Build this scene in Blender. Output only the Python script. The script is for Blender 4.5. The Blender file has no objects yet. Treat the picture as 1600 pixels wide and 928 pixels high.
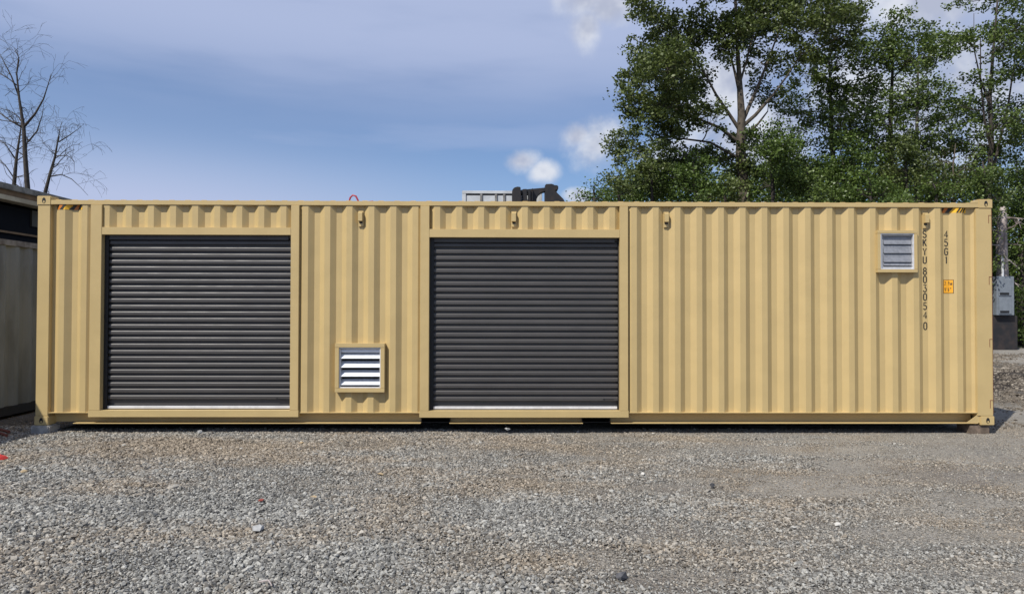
import bpy, bmesh, math, random
import numpy as np
from mathutils import Vector, Matrix
R = math.radians
S = bpy.context.scene
COL = S.collection
rng = np.random.default_rng(7)
random.seed(7)

# ------------------------------------------------------------------ camera
CAM = np.array([-0.17502, -8.64072, 1.57062]); YAW, PITCH, ROLL, F = 0.0109785, 0.0159537, 0.0017968, 1060.0
_w = np.array([math.sin(YAW)*math.cos(PITCH), math.cos(YAW)*math.cos(PITCH), math.sin(PITCH)])
_r0 = np.array([math.cos(YAW), -math.sin(YAW), 0.0]); _u0 = np.cross(_r0, _w)
_r = math.cos(ROLL)*_r0 + math.sin(ROLL)*_u0; _u = -math.sin(ROLL)*_r0 + math.cos(ROLL)*_u0
cd = bpy.data.cameras.new('camera'); cam = bpy.data.objects.new('camera', cd); COL.objects.link(cam)
cd.sensor_width = 36.0; cd.lens = F/1600*36.0; cd.clip_start = 0.05; cd.clip_end = 3000
cam.matrix_world = Matrix(((_r[0], _u[0], -_w[0], CAM[0]), (_r[1], _u[1], -_w[1], CAM[1]), (_r[2], _u[2], -_w[2], CAM[2]), (0, 0, 0, 1)))
S.camera = cam

def at(px, py, Y):
    """point of the photo's pixel (px, py) on the vertical plane y = Y"""
    d = _w + _r*(px-800)/F + _u*(464-py)/F
    t = (Y-CAM[1])/d[1]
    return CAM + d*t
def dirpx(px, py):
    d = _w + _r*(px-800)/F + _u*(464-py)/F
    return d/np.linalg.norm(d)

# ------------------------------------------------------------------ light
SUN = Vector((-0.91, -1.0, 1.62)).normalized()
SUN_EL = math.asin(SUN.z); SUN_AZ = math.atan2(SUN.x, SUN.y)
ld = bpy.data.lights.new('sun', 'SUN'); ld.energy = 5.0; ld.angle = R(0.53); ld.color = (1.0, 0.955, 0.88)
lo = bpy.data.objects.new('sun', ld); COL.objects.link(lo); lo.rotation_euler = SUN.to_track_quat('Z', 'Y').to_euler()
S.view_settings.view_transform = 'Standard'; S.view_settings.look = 'None'
S.view_settings.exposure = 0.0; S.view_settings.gamma = 1.0
S.cycles.use_denoising = True
S.cycles.max_bounces = 6; S.cycles.transparent_max_bounces = 8

class NT:
    """small node-tree writer"""
    def __init__(s, nt): s.t = nt; s.n = nt.nodes; s.l = nt.links
    def node(s, typ, **kw):
        n = s.n.new(typ)
        for k, v in kw.items():
            if k.startswith('_'): n.inputs[k[1:]].default_value = v
            else: setattr(n, k, v)
        return n
    def put(s, sock, v):
        if hasattr(v, 'bl_idname') or hasattr(v, 'is_linked'): s.l.new(v, sock)
        else: sock.default_value = v
    def math(s, op, a, b=0.0, clamp=False):
        n = s.n.new('ShaderNodeMath'); n.operation = op; n.use_clamp = clamp
        s.put(n.inputs[0], a); s.put(n.inputs[1], b); return n.outputs[0]
    def vmath(s, op, a, b=(0, 0, 0)):
        n = s.n.new('ShaderNodeVectorMath'); n.operation = op
        s.put(n.inputs[0], a); s.put(n.inputs[1], b)
        return n.outputs['Value'] if op in ('DOT_PRODUCT', 'LENGTH', 'DISTANCE') else n.outputs['Vector']
    def mix(s, f, a, b):
        n = s.n.new('ShaderNodeMix'); n.data_type = 'RGBA'
        s.put(n.inputs[0], f); s.put(n.inputs[6], a); s.put(n.inputs[7], b); return n.outputs[2]
    def noise(s, vec, scale, detail=4.0, rough=0.55, out=0):
        n = s.n.new('ShaderNodeTexNoise'); n.inputs['Scale'].default_value = scale
        n.inputs['Detail'].default_value = detail; n.inputs['Roughness'].default_value = rough
        if vec is not None: s.l.new(vec, n.inputs['Vector'])
        return n.outputs[out]
    def ramp(s, f, lo_, hi_, a=0.0, b=1.0):
        if lo_ > hi_: lo_, hi_, a, b = hi_, lo_, b, a
        n = s.n.new('ShaderNodeMapRange'); n.clamp = True; n.interpolation_type = 'SMOOTHSTEP'
        s.put(n.inputs[0], f); n.inputs[1].default_value = lo_; n.inputs[2].default_value = hi_
        n.inputs[3].default_value = a; n.inputs[4].default_value = b; return n.outputs[0]
    def scale3(s, vec, v):
        n = s.n.new('ShaderNodeMapping'); n.inputs['Scale'].default_value = v; s.l.new(vec, n.inputs[0]); return n.outputs[0]

# ------------------------------------------------------------------ sky
W = bpy.data.worlds.new('World'); S.world = W; W.use_nodes = True
t = NT(W.node_tree); t.n.clear()
sky = t.node('ShaderNodeTexSky', sky_type='NISHITA'); sky.sun_disc = False
sky.sun_elevation = SUN_EL; sky.sun_rotation = SUN_AZ; sky.air_density = 1.0; sky.dust_density = 0.6; sky.ozone_density = 2.0
tc = t.node('ShaderNodeTexCoord'); D = tc.outputs['Generated']
BGS = 0.09
def cl(r, g, b): return (r/BGS, g/BGS, b/BGS, 1)
skyc = sky.outputs[0]
hsv = t.node('ShaderNodeHueSaturation'); hsv.inputs['Saturation'].default_value = 1.0; hsv.inputs['Value'].default_value = 1.0
t.l.new(skyc, hsv.inputs['Color']); skyc = hsv.outputs[0]
tn = t.node('ShaderNodeMix', data_type='RGBA', blend_type='MULTIPLY'); tn.inputs[0].default_value = 1.0
t.l.new(skyc, tn.inputs[6]); tn.inputs[7].default_value = (0.94, 1.08, 1.30, 1); skyc = tn.outputs[2]
# thin high veil, wider than tall
sep = t.node('ShaderNodeSeparateXYZ'); t.l.new(D, sep.inputs[0])
zs = t.math('MAXIMUM', sep.outputs[2], 0.03)
v1 = t.scale3(D, (0.9, 0.9, 5.5))
n1 = t.noise(v1, 2.1, 5, 0.5)
veil = t.ramp(n1, 0.42, 0.68, 0.0, 0.45)
topv = t.ramp(sep.outputs[2], 0.20, 0.38, 0.0, 0.85)
lowv = t.math('MULTIPLY', t.ramp(sep.outputs[2], 0.28, 0.08, 0.0, 1.3), t.ramp(sep.outputs[0], 0.15, -0.50, 0.12, 1.0))
vf = t.math('MAXIMUM', t.math('MULTIPLY', veil, 0.8), t.math('ADD', t.math('MULTIPLY', topv, t.ramp(n1, 0.3, 0.6, 0.45, 1.0)), lowv), True)
c = t.mix(vf, skyc, cl(0.47, 0.545, 0.77))
# cumulus
nb = t.noise(D, 9.0, 7, 0.62); nb2 = t.noise(D, 26.0, 5, 0.6)
blobs = [(915, -5, 62, 34), (918, 45, 30, 40), (950, 10, 46, 34), (935, 222, 50, 42), (905, 212, 30, 24), (816, 252, 28, 20), (848, 268, 26, 18), (903, 306, 20, 12),
         (1130, 130, 90, 95), (1220, 210, 120, 90), (1330, 150, 120, 75), (1440, 190, 120, 90), (1540, 150, 110, 120), (1060, 250, 60, 50), (1450, 5, 130, 40), (1700, 120, 160, 160),
         (2100, 200, 260, 120)]
mask = None
for (bx, by, rx, ry) in blobs:
    d0 = dirpx(bx, by); sx = rx/F; sy = ry/F
    diff = t.vmath('SUBTRACT', D, tuple(d0))
    sc = t.scale3(diff, (1/sx, 1/sx, 1/sy))
    ln = t.vmath('LENGTH', sc)
    m = t.math('SUBTRACT', 1.0, ln)
    mask = m if mask is None else t.math('MAXIMUM', mask, m)
mm = t.math('ADD', mask, t.math('MULTIPLY', t.math('SUBTRACT', nb, 0.5), 1.8))
mm = t.math('ADD', mm, t.math('MULTIPLY', t.math('SUBTRACT', nb2, 0.5), 0.5))
cmask = t.ramp(mm, -0.12, 0.85, 0.0, 0.92)
shade = t.ramp(t.math('ADD', t.noise(D, 13.0, 4), t.math('MULTIPLY', mask, -0.12)), 0.36, 0.60)
cc = t.mix(shade, cl(0.46, 0.50, 0.63), cl(0.76, 0.79, 0.86))
c = t.mix(cmask, c, cc)
bg = t.node('ShaderNodeBackground'); bg.inputs[1].default_value = BGS; t.l.new(c, bg.inputs[0])
wo = t.node('ShaderNodeOutputWorld'); t.l.new(bg.outputs[0], wo.inputs[0])

# ------------------------------------------------------------------ materials
def mat(name, col, rough=0.5, metal=0.0, spec=0.5, var=0.0, vscale=3.0, bump=0.0, bscale=40.0, col2=None, rvar=0.0, stretch=(1, 1, 1)):
    m = bpy.data.materials.new(name); m.use_nodes = True; t = NT(m.node_tree)
    b = m.node_tree.nodes['Principled BSDF']
    b.inputs['Roughness'].default_value = rough; b.inputs['Metallic'].default_value = metal
    b.inputs['Specular IOR Level'].default_value = spec
    g = t.node('ShaderNodeNewGeometry'); P = g.outputs['Position']
    if stretch != (1, 1, 1): P = t.scale3(P, stretch)
    c4 = (*col, 1)
    if var or col2:
        c2 = (*col2, 1) if col2 else tuple(x*(1-var) for x in col) + (1,)
        nn = t.noise(P, vscale, 6, 0.6)
        f = t.ramp(nn, 0.38, 0.64)
        t.l.new(t.mix(f, c4, c2), b.inputs['Base Color'])
        if rvar: t.l.new(t.ramp(t.noise(P, vscale*2.7, 5), 0.3, 0.7, rough-rvar, rough+rvar), b.inputs['Roughness'])
    else: b.inputs['Base Color'].default_value = c4
    if bump:
        bn = t.node('ShaderNodeBump'); bn.inputs['Strength'].default_value = bump; bn.inputs['Distance'].default_value = 0.01
        t.l.new(t.noise(P, bscale, 3), bn.inputs['Height']); t.l.new(bn.outputs[0], b.inputs['Normal'])
    return m
M = {}
M['tan'] = mat('tan_paint', (0.522, 0.388, 0.176), 0.42, var=0.06, vscale=2.3, bump=0.16, bscale=4.5, rvar=0.06)
M['tanv'] = M['tan']
M['charcoal'] = mat('charcoal_paint', (0.060, 0.055, 0.052), 0.43, spec=0.6, var=0.10, vscale=1.7, bump=0.03, bscale=3.0, rvar=0.05, stretch=(1, 1, 2))
M['black'] = mat('black_steel', (0.012, 0.012, 0.013), 0.55, var=0.3, vscale=9)
M['galv'] = mat('galvanised_bar', (0.78, 0.78, 0.79), 0.40, metal=0.3, var=0.15, vscale=8)
M['alu'] = mat('pale_aluminium', (0.74, 0.74, 0.75), 0.42, metal=0.25, var=0.10, vscale=12)
M['alub'] = mat('blade_aluminium', (0.66, 0.69, 0.74), 0.45, metal=0.2, var=0.12, vscale=14)
M['greyflap'] = mat('grey_flap', (0.27, 0.28, 0.305), 0.5, metal=0.2, var=0.22, vscale=22)
M['gasket'] = mat('rust_brown_door_gasket', (0.16, 0.045, 0.025), 0.7)
M['underside'] = mat('underside_steel', (0.025, 0.022, 0.02), 0.8, var=0.3)
M['floorwood'] = mat('under_floor', (0.03, 0.025, 0.02), 0.9, var=0.3)
M['letter'] = mat('black_lettering', (0.035, 0.03, 0.02), 0.5)
M['hazy'] = mat('decal_yellow', (0.90, 0.50, 0.03), 0.45)
M['hazo'] = mat('decal_orange', (0.62, 0.19, 0.02), 0.45)
M['orange'] = mat('label_orange', (0.78, 0.36, 0.02), 0.45)
M['concrete'] = mat('concrete_block', (0.42, 0.40, 0.37), 0.9, var=0.35, vscale=14, bump=0.5, bscale=60)
M['wood'] = mat('old_timber', (0.20, 0.15, 0.11), 0.9, var=0.5, vscale=12, bump=0.5, bscale=50)
M['greysteel'] = mat('weathered_grey_paint', (0.20, 0.225, 0.235), 0.6, col2=(0.13, 0.147, 0.152), vscale=2.2, bump=0.2, bscale=6, stretch=(1, 1, .35))
M['greyrail'] = mat('weathered_rail', (0.24, 0.235, 0.22), 0.6, col2=(0.10, 0.09, 0.08), vscale=5)
M['beigetrim'] = mat('beige_trim', (0.50, 0.42, 0.28), 0.6, col2=(0.36, 0.29, 0.18), vscale=3)
M['gutter'] = mat('weathered_gutter', (0.27, 0.25, 0.21), 0.8, col2=(0.15, 0.135, 0.115), vscale=6)
M['shadowbrown'] = mat('shadow_brown_trim', (0.22, 0.13, 0.06), 0.7, var=.3)
M['navy'] = mat('dark_navy_panel', (0.006, 0.007, 0.010), 0.85, spec=0.15, var=0.25, vscale=2)
M['white'] = mat('off_white_paint', (0.55, 0.57, 0.58), 0.5, var=0.18, vscale=3)
M['blackpaint'] = mat('worn_black_paint', (0.010, 0.010, 0.011), 0.5, col2=(0.025, 0.018, 0.014), vscale=5)
M['rubber'] = mat('tyre_rubber', (0.02, 0.02, 0.02), 0.85)
M['glass'] = mat('dark_glass', (0.03, 0.04, 0.05), 0.08)
M['red'] = mat('red_plastic', (0.45, 0.03, 0.03), 0.45)
M['redwire'] = mat('red_cable', (0.32, 0.03, 0.05), 0.5)
M['utility'] = mat('utility_grey', (0.20, 0.225, 0.255), 0.45, var=0.15, vscale=6)
M['darkplinth'] = mat('dark_plinth', (0.013, 0.013, 0.016), 0.75, col2=(0.035, 0.026, 0.024), vscale=2.4)
M['barkdark'] = mat('dark_bark', (0.055, 0.045, 0.037), 0.9, var=0.4, vscale=10, bump=0.6, bscale=25)
M['bark'] = mat('grey_bark', (0.105, 0.085, 0.062), 0.9, var=0.5, vscale=6, bump=0.6, bscale=25)
M['deadwood'] = mat('bleached_dead_wood', (0.36, 0.31, 0.29), 0.8, col2=(0.13, 0.10, 0.085), vscale=3.5, bump=0.5, bscale=14, stretch=(1, 1, .3))

def leafmat(name, a, b, trans=0.22):
    m = bpy.data.materials.new(name); m.use_nodes = True; t = NT(m.node_tree); t.n.clear()
    at_ = t.node('ShaderNodeAttribute', attribute_name='tone')
    g = t.node('ShaderNodeNewGeometry')
    f = t.math('ADD', t.math('MULTIPLY', at_.outputs['Fac'], 0.7), t.math('MULTIPLY', t.ramp(t.noise(g.outputs['Position'], 0.9, 3), .35, .65), 0.3), True)
    col = t.mix(f, (*a, 1), (*b, 1))
    p = t.node('ShaderNodeBsdfPrincipled'); t.l.new(col, p.inputs['Base Color']); p.inputs['Roughness'].default_value = 0.42
    p.inputs['Specular IOR Level'].default_value = 0.35
    tr = t.node('ShaderNodeBsdfTranslucent'); t.l.new(t.mix(0.5, col, (0.10, 0.16, 0.02, 1)), tr.inputs[0])
    mx = t.node('ShaderNodeMixShader'); mx.inputs[0].default_value = trans
    t.l.new(p.outputs[0], mx.inputs[1]); t.l.new(tr.outputs[0], mx.inputs[2])
    o = t.node('ShaderNodeOutputMaterial'); t.l.new(mx.outputs[0], o.inputs[0]); return m
M['leafA'] = leafmat('broad_leaf', (0.046, 0.064, 0.020), (0.150, 0.185, 0.052))
M['leafB'] = leafmat('alder_leaf', (0.044, 0.072, 0.018), (0.150, 0.205, 0.048))
M['leafC'] = leafmat('shrub_leaf', (0.040, 0.068, 0.017), (0.140, 0.205, 0.042))
M['leafD'] = leafmat('dry_leaf', (0.09, 0.075, 0.045), (0.17, 0.14, 0.08))

# ------------------------------------------------------------------ mesh helpers
class MB:
    def __init__(s): s.v = []; s.f = []; s.mi = []; s.cur = 0
    def face(s, pts):
        i = len(s.v); s.v += [tuple(map(float, p)) for p in pts]; s.f.append(tuple(range(i, i+len(pts)))); s.mi.append(s.cur)
    def box(s, x0, y0, z0, x1, y1, z1):
        x0, x1 = sorted((x0, x1)); y0, y1 = sorted((y0, y1)); z0, z1 = sorted((z0, z1))
        i = len(s.v)
        s.v += [(x0, y0, z0), (x1, y0, z0), (x1, y1, z0), (x0, y1, z0), (x0, y0, z1), (x1, y0, z1), (x1, y1, z1), (x0, y1, z1)]
        s.f += [(i, i+3, i+2, i+1), (i+4, i+5, i+6, i+7), (i, i+1, i+5, i+4), (i+1, i+2, i+6, i+5), (i+2, i+3, i+7, i+6), (i+3, i, i+4, i+7)]
        s.mi += [s.cur]*6; return s
    def prism(s, poly, axis, a, b):
        """poly: list of 2-D points counter-clockwise; extruded along axis ('x','y','z') from a to b"""
        def p3(p, h):
            return {'x': (h, p[0], p[1]), 'y': (p[0], h, p[1]), 'z': (p[0], p[1], h)}[axis]
        n = len(poly); i = len(s.v)
        s.v += [p3(p, a) for p in poly] + [p3(p, b) for p in poly]
        s.f += [tuple(i+k for k in range(n))[::-1], tuple(i+n+k for k in range(n))]
        s.f += [(i+k, i+(k+1) % n, i+n+(k+1) % n, i+n+k) for k in range(n)]
        s.mi += [s.cur]*(n+2); return s
    def tube(s, pts, rad, n=6, caps=True):
        pts = [np.array(p, float) for p in pts]
        if not hasattr(rad, '__len__'): rad = [rad]*len(pts)
        i0 = len(s.v); up = np.array([0.31, 0.2, 0.93])
        for k, p in enumerate(pts):
            d = pts[min(k+1, len(pts)-1)] - pts[max(k-1, 0)]; d = d/(np.linalg.norm(d)+1e-9)
            a = np.cross(d, up)
            if np.linalg.norm(a) < 1e-3: a = np.cross(d, np.array([1., 0, 0]))
            a /= np.linalg.norm(a); b = np.cross(d, a)
            for j in range(n):
                th = 2*math.pi*j/n; s.v.append(tuple(p + rad[k]*(math.cos(th)*a + math.sin(th)*b)))
        for k in range(len(pts)-1):
            for j in range(n):
                s.f.append((i0+k*n+j, i0+k*n+(j+1) % n, i0+(k+1)*n+(j+1) % n, i0+(k+1)*n+j)); s.mi.append(s.cur)
        if caps:
            s.f.append(tuple(i0+j for j in range(n))[::-1]); s.f.append(tuple(i0+(len(pts)-1)*n+j for j in range(n))); s.mi += [s.cur]*2
        return s
    def build(s, name, m, parent=None, bevel=0.0, smooth=False, fix=True):
        me = bpy.data.meshes.new(name); me.from_pydata(s.v, [], s.f)
        ms = m if isinstance(m, (list, tuple)) else [m]
        for x in ms: me.materials.append(x)
        if len(ms) > 1: me.polygons.foreach_set('material_index', s.mi)
        if fix:
            bm = bmesh.new(); bm.from_mesh(me)
            bmesh.ops.recalc_face_normals(bm, faces=bm.faces)
            if bevel:
                ed = [e for e in bm.edges if len(e.link_faces) == 2 and e.calc_face_angle(0) > 0.6]
                bmesh.ops.bevel(bm, geom=ed, offset=bevel, segments=2, affect='EDGES', clamp_overlap=True)
            bm.to_mesh(me); bm.free()
        if smooth: me.shade_smooth()
        o = bpy.data.objects.new(name, me); COL.objects.link(o)
        if parent is not None:
            o.parent = parent
            o.matrix_parent_inverse = Matrix.Translation(-Vector(parent_world(parent)))
        return o
def parent_world(p):
    l = Vector(p.location)
    while p.parent: l = l + Vector(p.parent.location) if p.parent.type == 'EMPTY' and p.type != 'EMPTY' and False else l; p = p.parent
    # meshes keep world coordinates and sit at the origin of their thing, so only Empties carry an offset
    return l
def tag(o, label=None, cat=None, group=None, kind=None):
    if label: o['label'] = label
    if cat: o['category'] = cat
    if group: o['group'] = group
    if kind: o['kind'] = kind
    return o
def thing(name, loc, label, cat, group=None):
    o = bpy.data.objects.new(name, None); COL.objects.link(o); o.location = loc; o.empty_display_size = 0.2
    return tag(o, label, cat, group)

# ------------------------------------------------------------------ ground
CX0, CX1, CY0, CY1 = -6.096, 6.096, 0.0, 2.438
def lerp_lines(a, b, step, far, k=1.35):
    xs = list(np.arange(a, b+1e-6, step)); d = step; x = b; up = []
    while x < far: d *= k; x += d; up.append(x)
    d = step; x = a; dn = []
    while x > -far: d *= k; x -= d; dn.append(x)
    return np.array(dn[::-1]+xs+up)
def gz(x, y):
    """gentle unevenness of the yard"""
    n = 0.010*np.sin(x*1.3+0.7*y+1)*np.cos(0.9*y-0.4*x) + 0.008*np.sin(2.9*x-1.7*y) + 0.006*np.cos(4.7*y+2.3*x)
    fade = np.clip(np.minimum(1, (-y-0.1)/0.8), 0, 1)
    return n*fade - 0.034*np.exp(-np.clip(-0.05-y, 0, 9)/0.30)*(y < 3)*np.clip((3-y)/1.5, 0, 1)
gx = lerp_lines(-8, 8, 0.12, 900); gy = lerp_lines(-6, 3, 0.12, 1200)
GX, GY = np.meshgrid(gx, gy); GZ = gz(GX, GY)
nx, ny = len(gx), len(gy)
vv = np.stack([GX.ravel(), GY.ravel(), GZ.ravel()], 1)
idx = np.arange(nx*ny).reshape(ny, nx)
ff = np.stack([idx[:-1, :-1].ravel(), idx[:-1, 1:].ravel(), idx[1:, 1:].ravel(), idx[1:, :-1].ravel()], 1)
me = bpy.data.meshes.new('ground'); me.from_pydata(vv.tolist(), [], ff.tolist()); me.shade_smooth()
gm = bpy.data.materials.new('gravel_yard'); gm.use_nodes = True; t = NT(gm.node_tree); b = gm.node_tree.nodes['Principled BSDF']
b.inputs['Roughness'].default_value = 0.95; b.inputs['Specular IOR Level'].default_value = 0.15
P = t.node('ShaderNodeNewGeometry').outputs['Position']
big = t.noise(P, 0.55, 5, 0.6); mid = t.noise(P, 2.6, 5, 0.6); fine = t.noise(P, 55, 4, 0.7)
vor = t.node('ShaderNodeTexVoronoi'); vor.inputs['Scale'].default_value = 62; t.l.new(P, vor.inputs['Vector'])
vor2 = t.node('ShaderNodeTexVoronoi'); vor2.inputs['Scale'].default_value = 30; t.l.new(P, vor2.inputs['Vector'])
dirt_and_gaps = t.mix(t.ramp(mid, .35, .65), (0.155, 0.130, 0.102, 1), (0.235, 0.205, 0.170, 1))
grit = t.mix(t.ramp(vor.outputs['Color'], 0.1, 0.9), (0.10, 0.10, 0.10, 1), (0.30, 0.29, 0.265, 1))
co_ = t.node('ShaderNodeAttribute', attribute_name='coarse').outputs['Fac']; wo_ = t.node('ShaderNodeAttribute', attribute_name='worn').outputs['Fac']
dust = t.mix(t.ramp(mid, .35, .65), (0.25, 0.225, 0.185, 1), (0.33, 0.302, 0.255, 1))
dust = t.mix(wo_, dust, t.mix(t.ramp(fine, .4, .6), (0.13, 0.110, 0.092, 1), (0.20, 0.175, 0.15, 1)))
dirt_and_gaps = t.mix(t.ramp(co_, 0.15, 0.65), dust, (0.105, 0.090, 0.070, 1))  # dirt darkened under coarse stones, painting the shade of their gaps
base = t.mix(t.ramp(t.math('ADD', t.math('MULTIPLY', big, 0.5), t.math('MULTIPLY', fine, 0.5)), 0.42, 0.58, 0.05, 0.55), dirt_and_gaps, grit)
sepg = t.node('ShaderNodeSeparateXYZ'); t.l.new(P, sepg.inputs[0])
# darker brown, mottled soil in the far right corner and behind the container
soil = t.math('MULTIPLY', t.ramp(sepg.outputs[1], 1.6, 4.0), t.ramp(sepg.outputs[1], 11.5, 8.5))
soil = t.math('MULTIPLY', soil, t.ramp(t.noise(P, 0.8, 6, .7), 0.30, 0.50, 0.45, 1.0))
base = t.mix(soil, base, t.mix(t.ramp(fine, .4, .6), (0.020, 0.016, 0.013, 1), (0.060, 0.048, 0.040, 1)))
farlit = t.ramp(sepg.outputs[1], 10.0, 14.0)  # far strip of ground painted paler, as if sunlit
base = t.mix(t.math('MULTIPLY', farlit, 0.5), base, (0.33, 0.31, 0.28, 1))
grass = t.ramp(sepg.outputs[1], 17.6, 19.5)
base = t.mix(grass, base, t.mix(t.ramp(mid, .4, .6), (0.05, 0.07, 0.025, 1), (0.09, 0.08, 0.05, 1)))
t.l.new(base, b.inputs['Base Color'])
hgt = t.math('ADD', t.math('MULTIPLY', vor.outputs['Distance'], -1.0), t.math('MULTIPLY', vor2.outputs['Distance'], -1.2))
hgt = t.math('ADD', hgt, t.math('MULTIPLY', fine, 0.8))
bn = t.node('ShaderNodeBump'); bn.inputs['Strength'].default_value = 0.9; bn.inputs['Distance'].default_value = 0.016
t.l.new(hgt, bn.inputs['Height']); t.l.new(bn.outputs[0], b.inputs['Normal'])
me.materials.append(gm)
go = bpy.data.objects.new('ground', me); COL.objects.link(go); tag(go, kind='structure')

# loose crushed stones: one uncountable object, stones instanced on points
def vnoise(x, y, s, seed):
    r = np.random.default_rng(seed); g = r.random((64, 64)); X = x*s+100; Y = y*s+100
    xi = np.floor(X).astype(int); yi = np.floor(Y).astype(int); fx = X-xi; fy = Y-yi
    fx = fx*fx*(3-2*fx); fy = fy*fy*(3-2*fy)
    q = lambda a, b_: g[a % 64, b_ % 64]
    return (q(xi, yi)*(1-fx)+q(xi+1, yi)*fx)*(1-fy) + (q(xi, yi+1)*(1-fx)+q(xi+1, yi+1)*fx)*fy
def fbm(x, y, s, seed): return (vnoise(x, y, s, seed)*.5+vnoise(x, y, s*2.1, seed+1)*.28+vnoise(x, y, s*4.3, seed+2)*.22)
def scatter(n, ymin, ymax, half0, halfk):
    y = rng.uniform(ymin, ymax, n); h = half0 + halfk*(y-CAM[1]); x = rng.uniform(-1, 1, n)*h + CAM[0]
    keep = rng.random(n) < h/h.max()
    return x[keep], y[keep]
def coarse_at(x, y):   # coarse on the left, finer and dustier on the right, with worn streaks along the drive
    return np.clip(0.56 - 0.125*x - 0.02*(y+3) + (fbm(x*.7, y*1.5, 1.7, 31)-.5)*1.5, 0.0, 1)
ca = coarse_at(GX.ravel(), GY.ravel()); wa = np.clip((fbm(GX.ravel()*.7, GY.ravel()*1.5, 1.5, 91)-.50)*5, 0, .85)*np.clip((GX.ravel()+1.5)/2.5, 0, 1)*np.clip((-GY.ravel()-1.0)/1.2, 0, 1)
for n_, d_ in (('coarse', ca), ('worn', wa)):
    a_ = go.data.attributes.new(n_, 'FLOAT', 'POINT'); a_.data.foreach_set('value', d_.astype(np.float32))
x, y = scatter(900000, -5.4, 0.55, 0.5, 0.80)
dens = fbm(x, y, 1.6, 11)
coarse = coarse_at(x, y)
keep = rng.random(len(x)) < np.clip(0.40 + 0.85*coarse + (dens-0.5)*1.3, 0.16, 1.0)
x, y, coarse, dens = x[keep], y[keep], coarse[keep], dens[keep]
inside = (y > 0.35) & (x > CX0-0.2) & (x < CX1+0.1)
x, y, coarse, dens = x[~inside], y[~inside], coarse[~inside], dens[~inside]
sz = np.exp(rng.normal(0, 0.36, len(x)))*(0.0033 + 0.0055*coarse)
sz = np.clip(sz, 0.003, 0.022); big_i = rng.random(len(x)) < 0.0011; sz[big_i] *= rng.uniform(1.5, 2.3, big_i.sum())
x2, y2 = scatter(60000, 0.5, 6.0, 0.5, 0.80)
n3 = 26000; y3 = rng.uniform(0.4, 15, n3)**1.0; x3 = 0.70*(y3-CAM[1])-.17 + rng.uniform(-1.2, 1.6+.03*y3, n3)
x2 = np.concatenate([x2, x3]); y2 = np.concatenate([y2, y3])
k2 = (x2 > CX1+0.02) | (x2 < CX0-0.02); x2, y2 = x2[k2], y2[k2]; s2 = np.exp(rng.normal(0, 0.5, len(x2)))*(0.009+.0006*np.clip(y2, 0, 9))
kk = rng.random(len(x2)) < np.clip((fbm(x2, y2, .8, 77)-.40)*2.6, 0.03, 1); x2, y2, s2 = x2[kk], y2[kk], s2[kk]
x = np.concatenate([x, x2]); y = np.concatenate([y, y2]); sz = np.concatenate([sz, s2])
z = gz(x, y) + sz*0.25 + rng.random(len(x))**2*0.016*np.clip(np.concatenate([coarse, np.zeros(len(s2))]), 0, 1)
brown = fbm(x*.7, y*1.4, 1.3, 51)
tint = np.clip(rng.normal(0.47, 0.25, len(x)), 0, 1)
tint[:len(coarse)] -= 0.04*(1-coarse)
tint[-len(x2):] = np.clip(rng.normal(0.20, 0.2, len(x2)), 0, 1)
# rust-brown fines near the container's foot, as broad bands
bband = np.exp(-((y+0.95)/0.45)**2)*np.exp(-((x+3.6)/1.5)**2)*1.2 + np.exp(-((y+0.6)/0.4)**2)*np.exp(-((x-0.1)/2.2)**2)*.7 + np.exp(-((y+2.2)/0.8)**2)*np.exp(-((x-3)/2.6)**2)*.45
warm = np.clip((brown-0.46)*1.8 + 0.30 + bband*0.8 + rng.normal(0, 0.22, len(x)) - 0.35*np.exp(-((y+3.4)/1.0)**2)*np.exp(-((x+2.4)/2.4)**2), 0, 1)
warm[-len(x2):] = .75
me = bpy.data.meshes.new('gravel'); me.vertices.add(len(x)); me.vertices.foreach_set('co', np.stack([x, y, z], 1).astype(np.float32).ravel())
def fattr(me, n, d, typ='FLOAT', dom='POINT'):
    a = me.attributes.new(n, typ, dom); a.data.foreach_set('vector' if typ == 'FLOAT_VECTOR' else 'value', np.asarray(d, np.float32).ravel())
rot = rng.uniform(-math.pi, math.pi, (len(x), 3)); rot[:, :2] *= 0.18
fattr(me, 'rot', rot, 'FLOAT_VECTOR')
scl = np.stack([sz*rng.uniform(.8, 1.45, len(x)), sz*rng.uniform(.75, 1.1, len(x)), sz*rng.uniform(.5, .85, len(x))], 1)
fattr(me, 'scl', scl, 'FLOAT_VECTOR'); fattr(me, 'tint', tint); fattr(me, 'warm', warm)
me.attributes.new('pick', 'INT', 'POINT').data.foreach_set('value', rng.integers(0, 8, len(x)).astype(np.int32))
sm = bpy.data.materials.new('crushed_stone'); sm.use_nodes = True; t = NT(sm.node_tree); b = sm.node_tree.nodes['Principled BSDF']
b.inputs['Roughness'].default_value = 0.9; b.inputs['Specular IOR Level'].default_value = 0.25
a1 = t.node('ShaderNodeAttribute', attribute_name='tint', attribute_type='INSTANCER').outputs['Fac']
a2 = t.node('ShaderNodeAttribute', attribute_name='warm', attribute_type='INSTANCER').outputs['Fac']
cool = t.mix(t.ramp(a1, 0.0, 1.0), (0.080, 0.080, 0.076, 1), (0.46, 0.452, 0.41, 1))
wrm = t.mix(t.ramp(a1, 0.0, 1.0), (0.125, 0.098, 0.068, 1), (0.45, 0.378, 0.285, 1))
cst = t.mix(a2, cool, wrm)
PP = t.node('ShaderNodeNewGeometry').outputs['Position']
cst = t.mix(t.ramp(t.noise(PP, 160, 3), .35, .65, 0, .35), cst, (0.12, 0.11, 0.10, 1))
t.l.new(cst, b.inputs['Base Color'])
gv = bpy.data.objects.new('gravel', me); COL.objects.link(gv)
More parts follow.
